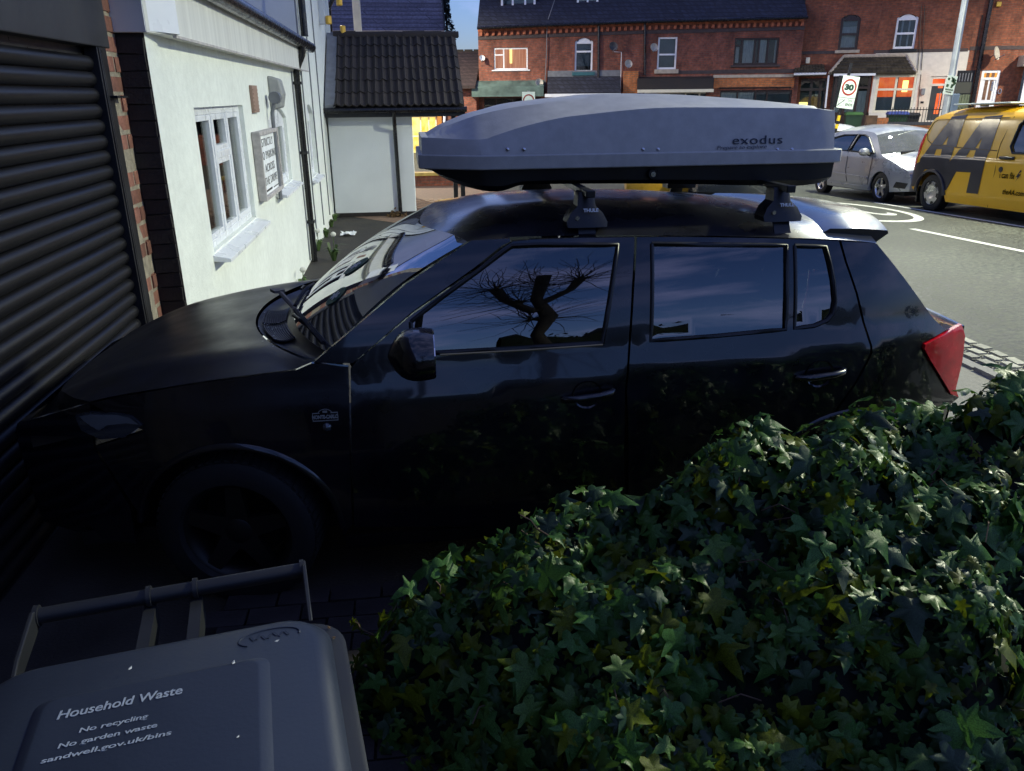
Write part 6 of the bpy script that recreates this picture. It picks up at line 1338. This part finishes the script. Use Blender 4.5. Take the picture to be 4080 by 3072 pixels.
def wheelie(px, py, dd, wd, hgt, bodym, lidm, label, txt=None):
    u, w_ = FR.uw(px, py, dd); t = FR.root('wheelie_bin', label, 'bin', px, 'bins in the front gardens'); U0[t.name] = U0[t.name]
    b0 = w_-hgt; hw_ = wd/2; m = MB()
    rows = [[Vector((u+a*hw_*k, -dd+b*hw_*k, b0+z)) for a, b in ((-1, -1), (1, -1), (1, 1), (-1, 1))] for k, z in ((.8, 0), (.82, .05), (1, hgt*.92), (1.05, hgt*.92), (1.05, hgt*.96))]
    m.grid(rows, True); m.f.append([0, 1, 2, 3]); fo('body', m, bodym, t)
    m = MB(); rows = [[Vector((u+a*hw_*k, -dd+b*hw_*k-.02, b0+z)) for a, b in ((-1, -1), (1, -1), (1, 1), (-1, 1))] for k, z in ((1.1, hgt*.95), (1.1, hgt*.98), (.95, hgt*1.05), (.4, hgt*1.06))]; m.grid(rows, True); m.f.append([12, 13, 14, 15]); fo('lid', m, lidm, t)
    m = MB(); m.tube([(u-hw_, -dd+hw_*1.15, b0+hgt*.93), (u+hw_, -dd+hw_*1.15, b0+hgt*.93)], .02, 6); fo('handle', m, lidm, t)
    for s_ in (-1, 1): m = MB(); m.disc((u+s_*hw_*.8, -dd+hw_*.8, b0+.1), (s_, 0, 0), .1, 14, .05); fo('wheel', m, rubber, t)
    if txt:
        mb = sfit(text_mb(txt, .2, .001), wd*.5, .16); mb.v = [Vector((u+v.x, -dd-hw_*.98+.0, b0+hgt*.62+v.y)) for v in mb.v]; fo('number', mb, paperm, t)
    return t
binG = M('bin_green', (.02, .06, .03), .5); binD = M('bin_dark', (.018, .018, .02), .5); binB = M('bin_blue_lid', (.05, .08, .3), .5)
wheelie(3402, 452, 3.3, .58, 1.05, binG, M('bin_green_lid', (.05, .14, .03), .5), 'green wheelie bin behind the white car'); wheelie(3576, 450, 3.2, .66, 1.05, binG, binB, 'green wheelie bin with blue lid behind the railings', '22'); wheelie(3632, 455, 3.2, .5, 1.02, binD, binD, 'small dark wheelie bin beside the blue lidded one')
# ------------------------------------------------------------------ ivy hedge in the foreground
def leafmat(name, col, tr=.3):
    m, t, b = nodes(name); n = t.nodes.new; l = t.links.new
    b.inputs['Roughness'].default_value = .36; b.inputs['Specular IOR Level'].default_value = .32
    no = n('ShaderNodeTexNoise'); no.inputs['Scale'].default_value = 28; no.inputs['Detail'].default_value = 4; tcn = n('ShaderNodeTexCoord'); l(tcn.outputs['Object'], no.inputs['Vector'])
    rp_ = n('ShaderNodeMapRange'); rp_.inputs[1].default_value = .3; rp_.inputs[2].default_value = .7; rp_.inputs[3].default_value = .55; rp_.inputs[4].default_value = 1.45; l(no.outputs[0], rp_.inputs[0])
    oi = n('ShaderNodeObjectInfo'); r2 = n('ShaderNodeMapRange'); r2.inputs[3].default_value = .7; r2.inputs[4].default_value = 1.3; l(oi.outputs['Random'], r2.inputs[0]); mu = n('ShaderNodeMath'); mu.operation = 'MULTIPLY'; l(rp_.outputs[0], mu.inputs[0]); l(r2.outputs[0], mu.inputs[1])
    sc_ = n('ShaderNodeVectorMath'); sc_.operation = 'SCALE'; sc_.inputs[0].default_value = col; l(mu.outputs[0], sc_.inputs['Scale']); l(sc_.outputs[0], b.inputs['Base Color'])
    n2 = n('ShaderNodeTexNoise'); n2.inputs['Scale'].default_value = 90; l(tcn.outputs['Object'], n2.inputs['Vector']); bu = n('ShaderNodeBump'); bu.inputs['Strength'].default_value = .25; bu.inputs['Distance'].default_value = .004; l(n2.outputs[0], bu.inputs['Height']); l(bu.outputs[0], b.inputs['Normal'])
    tl_ = n('ShaderNodeBsdfTranslucent'); l(sc_.outputs[0], tl_.inputs[0]); mi = n('ShaderNodeMixShader'); mi.inputs[0].default_value = tr; l(b.outputs[0], mi.inputs[1]); l(tl_.outputs[0], mi.inputs[2]); l(mi.outputs[0], t.nodes['Material Output'].inputs[0]); return m
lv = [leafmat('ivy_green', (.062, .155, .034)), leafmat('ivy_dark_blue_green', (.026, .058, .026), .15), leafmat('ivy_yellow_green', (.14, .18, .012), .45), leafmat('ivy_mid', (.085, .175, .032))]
HALF = [(.13, -.08), (.29, -.11), (.41, -.01), (.37, .11), (.29, .20), (.42, .29), (.64, .43), (.50, .465), (.33, .47), (.225, .53), (.20, .68), (.13, .88)]
OUT = [(0, 0)]+HALF+[(0, 1.14)]+[(-x, y) for x, y in HALF[::-1]]
def leaf_vf(bend, fold):
    f_ = lambda x, y: Vector((x, y, -fold*abs(x)-bend*(y-.3)**2+.04*math.sin(x*8+y*7)+.02*math.sin(x*15)))
    vs = [f_(x, y) for x, y in OUT]+[f_(0, .3)+Vector((0, 0, .015)), f_(0, .66)+Vector((0, 0, .015))]; n = len(OUT); fs = []
    for i in range(n):
        j = (i+1) % n; c = n+1 if 10 <= i <= 15 else n; fs.append((c, i, j))
    fs.append((n, 10, n+1)); fs.append((n, n+1, 16)); return vs, fs
LV = [leaf_vf(b, f_) for b, f_ in ((.45, .25), (.9, .5), (.15, .12), (.7, -.2))]
ATB = [(-.62, -.1), (-.5, .1), (-.38, .24), (-.2, .33), (.0, .42), (.2, .515), (.5, .635), (.8, .735), (1.1, .825), (1.45, .885), (1.8, .88), (2.1, .895), (2.5, .95), (3.2, 1.02)]
def hz_(x, y):
    top = crv(ATB, x); yb = 2.12+.06*x; d = yb-y
    h = top-.08*max(0, d)-.62*max(0, d)**1.7+.05*math.sin(x*7+y*3)+.04*math.sin(x*13-y*11)+.035*math.sin(y*17+x*5)
    if d < 0: h -= (-d/.16)**2*.5
    xb_ = -.42+.95*max(0, 2.02-y); h = h*sst(-.02, .30, x-xb_)-.25*max(0, xb_-x)
    return h
hedge = thing('ivy_hedge', 'ivy covered low wall in the foreground beside the black car', 'hedge', (.9, 1.7, 0))
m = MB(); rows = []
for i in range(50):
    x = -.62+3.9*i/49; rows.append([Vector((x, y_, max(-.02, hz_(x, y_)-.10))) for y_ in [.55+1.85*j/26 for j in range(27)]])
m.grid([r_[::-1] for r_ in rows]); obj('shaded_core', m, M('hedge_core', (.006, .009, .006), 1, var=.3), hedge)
stemm = M('ivy_stem', (.09, .055, .035), .8, var=.3, scale=30)
big = [[], [], [], []]; mass = [MB() for _ in lv]; ind = []
lme = []
for a, (vs_, fs_) in enumerate(LV):
    for b, mt in enumerate(lv):
        q = MB(); q.add(vs_, fs_); me = q.mesh('leaf'); me.materials.append(mt); me.polygons.foreach_set('use_smooth', [True]*len(me.polygons)); lme.append(me)
NL = 14000; spots = []
for i in range(NL):
    x = random.uniform(-.62, 3.2); y_ = random.uniform(.55, 2.34+.05*x); h = hz_(x, y_)
    if h < .02: continue
    spots.append((x, y_, h))
def frame_at(x, y_):
    e = .03; n = Vector((-(hz_(x+e, y_)-hz_(x-e, y_))/(2*e), -(hz_(x, y_+e)-hz_(x, y_-e))/(2*e), 1)); n.x = max(-2, min(2, n.x)); n.y = max(-2.2, min(3, n.y)); n.normalize()
    n = (n+Vector((0, -.35, 0))+Vector((random.gauss(0, .42), random.gauss(0, .42), random.gauss(0, .3)))).normalized()
    d = Vector((random.gauss(0, .8), -.5+random.gauss(0, .5), -.7)); d = (d-n*d.dot(n)).normalized(); return d.cross(n), d, n
patch = lambda x, y_: math.sin(x*2.3+1)+math.sin(y_*4+x*1.7)
cand = []
for (x, y_, h) in spots:
    up1 = random.random(); X, Y, Z = frame_at(x, y_); wx_ = random.uniform(.72, 1.08); s_ = random.choice((.022, .03, .038, .045, .052, .06, .07, .085, .1))*random.uniform(.85, 1.1); off = random.uniform(-.10, .035)
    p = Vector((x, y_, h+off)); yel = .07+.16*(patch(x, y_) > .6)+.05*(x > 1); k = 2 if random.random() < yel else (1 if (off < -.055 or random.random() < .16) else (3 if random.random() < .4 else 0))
    Mx = Matrix((X*wx_, Y, Z)).transposed(); Rx = Matrix((X, Y, Z)).transposed(); v_ = p-CAM; zc2 = v_.dot(fwd); vis = 0
    if zc2 > .1:
        pxx = 2040+FPX*v_.dot(rgt)/zc2; pyy = 1536-FPX*v_.dot(upv)/zc2
        if 0 < pxx < 4080 and 0 < pyy < 3072 and off > -.01: vis = s_/zc2*abs(Z.dot(v_.normalized()))
    cand.append((vis, p, Mx, s_, k, Rx, wx_))
cand.sort(key=lambda c: -c[0])
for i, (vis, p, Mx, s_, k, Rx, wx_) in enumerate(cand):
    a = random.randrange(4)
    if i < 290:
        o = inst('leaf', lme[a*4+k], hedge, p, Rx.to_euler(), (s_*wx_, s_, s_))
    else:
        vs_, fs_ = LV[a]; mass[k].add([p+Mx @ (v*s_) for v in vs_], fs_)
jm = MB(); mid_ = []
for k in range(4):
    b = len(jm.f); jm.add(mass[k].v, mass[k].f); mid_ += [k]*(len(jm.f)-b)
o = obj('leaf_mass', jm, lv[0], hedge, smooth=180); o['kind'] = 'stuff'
for mt in lv[1:]: o.data.materials.append(mt)
o.data.polygons.foreach_set('material_index', mid_)
# trailing shoots standing out of the hedge
for (px, py, dx, h) in ((2235, 2085, -.10, .13), (2160, 2150, -.05, .06), (1500, 2480, -.07, .07), (1800, 2400, -.04, .09), (3960, 1600, -.02, .10), (2960, 1760, .0, .06), (3760, 1640, .05, .07)):
    p = on(1, px, py, 2.0); p = Vector((p.x, p.y, hz_(p.x, p.y)-.02)) if hz_(p.x, p.y) > .1 else p
    m = MB(); pts = [p+Vector((dx*t_*1.2+.01*math.sin(t_*9), .05*t_, h*t_*(1.3-.5*t_))) for t_ in (0, .25, .5, .75, 1)]; m.tube(pts, .0028, 5); sh_ = obj('shoot', m, stemm, hedge)
    for t_, q in enumerate(pts[1:]):
        X, Y, Z = frame_at(p.x, p.y); o = inst('leaf', lme[random.randrange(4)*4+random.choice((0, 2, 3))], sh_, q, Matrix((X, Y, Z)).transposed().to_euler(), (.03, .03, .03))
for i in range(60):
    x = random.uniform(-.4, 2.6); y_ = random.uniform(1.0, 2.1); h = hz_(x, y_)
    if h > .15:
        m = MB(); d = Vector((random.gauss(0, .1), random.gauss(-.03, .06), random.uniform(-.02, .03))); m.tube([Vector((x, y_, h)), Vector((x, y_, h+.02))+d*.5, Vector((x, y_, h-.01))+d], .002, 4); obj('stem', m, stemm, hedge)
# ------------------------------------------------------------------ wheelie bin by the camera
bn = M('grey_bin_plastic', (.022, .029, .048), .42, var=.12, scale=5, bump=.03, bscale=140, rvar=.06); bnd = M('bin_body_grey', (.014, .015, .018), .5, var=.15)
gb = thing('household_waste_bin', 'dark grey household waste wheelie bin in the foreground', 'bin', (-.435, 1.13, 0), (0, 0, R(10)))
def rr(hx, y0, y1, r_, z, n=6):
    out_ = []
    for cx, cy, a0 in ((hx-r_, y1-r_, 0), (-hx+r_, y1-r_, 90), (-hx+r_, y0+r_, 180), (hx-r_, y0+r_, 270)):
        out_ += [Vector((cx+r_*math.cos(R(a0+90*i/n)), cy+r_*math.sin(R(a0+90*i/n)), z)) for i in range(n+1)]
    return out_
def stack(rings, cap=True):
    m_ = MB(); m_.grid(rings, True); n_ = len(rings[0])
    if cap: m_.f.append(list(range(n_))[::-1]); m_.f.append([(len(rings)-1)*n_+i for i in range(n_)])
    return m_
obj('body', stack([rr(.21, -.50, -.06, .05, .05), rr(.235, -.54, -.03, .06, .6), rr(.262, -.575, -.01, .06, .97), rr(.285, -.60, .005, .07, .975), rr(.285, -.60, .005, .07, 1.0), rr(.278, -.595, .0, .07, 1.004)]), bnd, gb, smooth=35)
ld_ = obj('lid', stack([rr(.262, -.61, -.012, .07, 1.004), rr(.262, -.61, -.012, .07, 1.018), rr(.250, -.60, -.022, .07, 1.034), rr(.232, -.585, -.036, .06, 1.042)]), bn, gb, smooth=50)
obj('lid_panel', stack([rr(.165, -.585, -.115, .02, 1.0415), rr(.150, -.57, -.125, .02, 1.050), rr(.146, -.565, -.129, .02, 1.0505)]), bn, ld_, smooth=40)
m = MB(); m.tube([(-.225, .16, 1.012), (.225, .16, 1.012)], .0145, 14); hb = obj('handle_bar', m, bnd, gb, smooth=60)
for x in (-.045, .035, .228, -.228): m = MB(); m.tube([(x-.004, .16, 1.012), (x+.004, .16, 1.012)], .020, 14); obj('collar', m, bnd, hb, smooth=60)
for x in (-.23, .232): m = MB(); m.prism([(x-.004, .18, 1.02), (x-.004, .155, .992), (x-.004, .03, .985), (x-.004, .0, 1.008), (x-.004, .03, 1.018), (x-.004, .14, 1.032)], (.008, 0, 0)); obj('hinge_arm', m, bnd, gb, bevel=.002)
for x in (-.045, .035): m = MB(); m.bb((x-.01, .0, .95), (x+.01, .155, .998)); obj('hinge_web', m, bnd, gb)
m = MB(); m.bb((-.24, -.0, .90), (.24, .06, .915)); obj('rear_ledge', m, bnd, gb)
wtx = M('bin_white_print', (.34, .38, .45), .7)
for txt, x, y_, wd, ht in (('Household Waste', -.042, -.165, .165, .0175), ('No recycling', -.046, -.207, .088, .012), ('No garden waste', -.05, -.229, .124, .012), ('sandwell.gov.uk/bins', -.048, -.250, .160, .012)):
    mb = sfit(text_mb(txt, .1, .0003, 1, shear=.12, bold=.0012), wd, ht); obj('lid_print', place(mb, (x, y_, 1.0515), (1, 0, 0), (0, 1, 0)), wtx, ld_)
m = MB(); m.tube([Vector((.165+.048*math.cos(R(a)), -.068+.020*math.sin(R(a)), 1.0412)) for a in range(-15, 235, 12)], .0025, 6); obj('embossed_ring', m, bn, ld_, smooth=60)
for k_ in range(7): m = MB(); m.box((.138+.009*k_, -.066+.002*math.sin(k_*2), 1.0415), (.004, .012, .003), Matrix.Rotation(.5*(-1)**k_, 3, 'Z')); obj('embossed_mark', m, bn, ld_)
for i in range(26):
    x, y_ = (random.uniform(-.25, .25), random.uniform(.03, .09)) if i < 13 else ((random.uniform(.235, .27), random.uniform(-.12, -.02)) if i < 22 else (random.uniform(-.2, .22), random.uniform(-.3, -.08)))
    z = .918 if i < 13 else (1.006 if i < 22 else 1.0515); s_ = random.uniform(.003, .006); m = MB(); e = Matrix.Rotation(random.uniform(0, 6), 3, 'Z'); m.add([Vector((x, y_, z))+e @ Vector(v)*s_ for v in ((-1, 0, .2), (0, -.6, 0), (1, 0, .4), (0, .6, .1))], [(0, 1, 2, 3)]); obj('debris', m, seedm if i < 13 or i > 21 else MT['dead_leaf'], gb)
for x in (-.2, .2): m = MB(); m.disc((x*1.05, -.03, .1), (1 if x > 0 else -1, 0, 0), .1, 16, .04); obj('wheel', m, rubber, gb)
p = on(2, 1437, 2690, .05); m = MB(); m.box((p.x, p.y, .05), (.02, .015, .012), Matrix.Rotation(.6, 3, 'Z')); tag(obj('pebble', m, paperm, bevel=.005), 'small white pebble on the paving beside the ivy', 'pebble')
# ------------------------------------------------------------------ what stands behind the camera and mirrors in the car's windows
hcore = M('garden_hedge_leaf', (.012, .02, .01), .9, var=.5, scale=9)
def bush(name, label, x0, x1, y, h, n, group=None):
    t = thing(name, label, 'hedge', ((x0+x1)/2, y, 0), None, group); m = MB(); rows = []
    for i in range(31):
        x = x0+(x1-x0)*i/30; hh = h*(.92+.08*math.sin(i*.9+x0)+.05*math.sin(i*2.3)); rows.append([Vector((x, y-.6, 0)), Vector((x, y-.5, hh*.93)), Vector((x, y, hh)), Vector((x, y+.5, hh*.93)), Vector((x, y+.6, 0))])
    m.grid(rows); obj('core', m, hcore, t, smooth=180); m = MB()
    for i in range(n):
        x = random.uniform(x0, x1); q = Vector((x, y+random.uniform(-.5, .6), h*random.uniform(.2, .93))); e = Matrix.Rotation(random.uniform(0, 6.28), 3, Vector((random.gauss(0, 1), random.gauss(0, 1), .3)).normalized()); s_ = random.uniform(.05, .12)
        m.add([q+e @ Vector(v)*s_ for v in ((-1, 0, 0), (0, -.5, .1), (1, 0, 0), (0, .5, .1))], [(0, 1, 2, 3)])
    o = obj('leaf_mass', m, hcore, t); o['kind'] = 'stuff'
bush('garden_hedge', 'dark garden hedge behind the camera, mirrored in the car doors', 1.0, 9, -6.5, 2.7, 1100)
tr_ = thing('pollard_tree', 'knotted pollard tree behind the camera, mirrored in the front window', 'tree', (1.55, -5.2, 0))
m = MB(); m.tube([(1.55, -5.2, 0), (1.68, -5.2, 1.2), (1.45, -5.2, 2.4), (1.62, -5.25, 3.3), (1.42, -5.2, 4.3), (1.55, -5.2, 5.6)], [.24, .15, .105, .14, .10, .13], 12); m.tube([(1.4, -5.2, 3.6), (.95, -5.2, 4.4), (.8, -5.1, 5.0)], [.11, .09, .11], 9); m.tube([(1.45, -5.2, 4.0), (1.95, -5.3, 4.7), (2.1, -5.2, 5.2)], [.1, .08, .1], 9); obj('trunk', m, bark, tr_, smooth=60)
m = MB()
for (bx_, by_, bz_) in ((1.5, -5.2, 5.0), (.8, -5.1, 5.0), (2.1, -5.2, 5.2), (1.35, -5.25, 3.2), (1.2, -5.2, 4.2)):
    for i in range(46):
        d = Vector((random.gauss(0, 1), random.gauss(0, .7), random.gauss(.5, .7))).normalized(); p = Vector((bx_, by_, bz_)); pts = [p]
        for s_ in range(4): d = (d+Vector((random.gauss(0, .3), random.gauss(0, .3), random.gauss(.05, .25)))).normalized(); pts.append(pts[-1]+d*random.uniform(.2, .42))
        m.tube(pts, [.014, .010, .008, .006, .004], 4)
obj('twigs', m, bark, tr_)
fnc = thing('board_fence', 'dark board fence with a wire pole behind the camera', 'fence', (-2.2, -6.2, 0))
fb = MB(); fb.box((0, 0, 1.45), (.14, .03, 2.9)); fbm = fb.mesh('board'); fbm.materials.append(M('fence_board', (.02, .016, .014), .9))
for i in range(26): inst('board', fbm, fnc, (-4.2+i*.15, -6.2, random.uniform(-.03, .03)))
m = MB(); m.tube([(-.25, -6.2, 0), (-.25, -6.2, 4.4)], .06, 8)
obj('pole', m, bark, fnc)
for z in (4.1, 3.8): m = MB(); m.tube([(-4.2, -6.2, z+.15), (-2, -6.2, z+.02), (-.25, -6.2, z)], .008, 4); obj('wire', m, blackpl, fnc)
bush('ivy_bank', 'low dark ivy bank behind the camera below the board fence', -4.5, .8, -5.2, 1.9, 600)
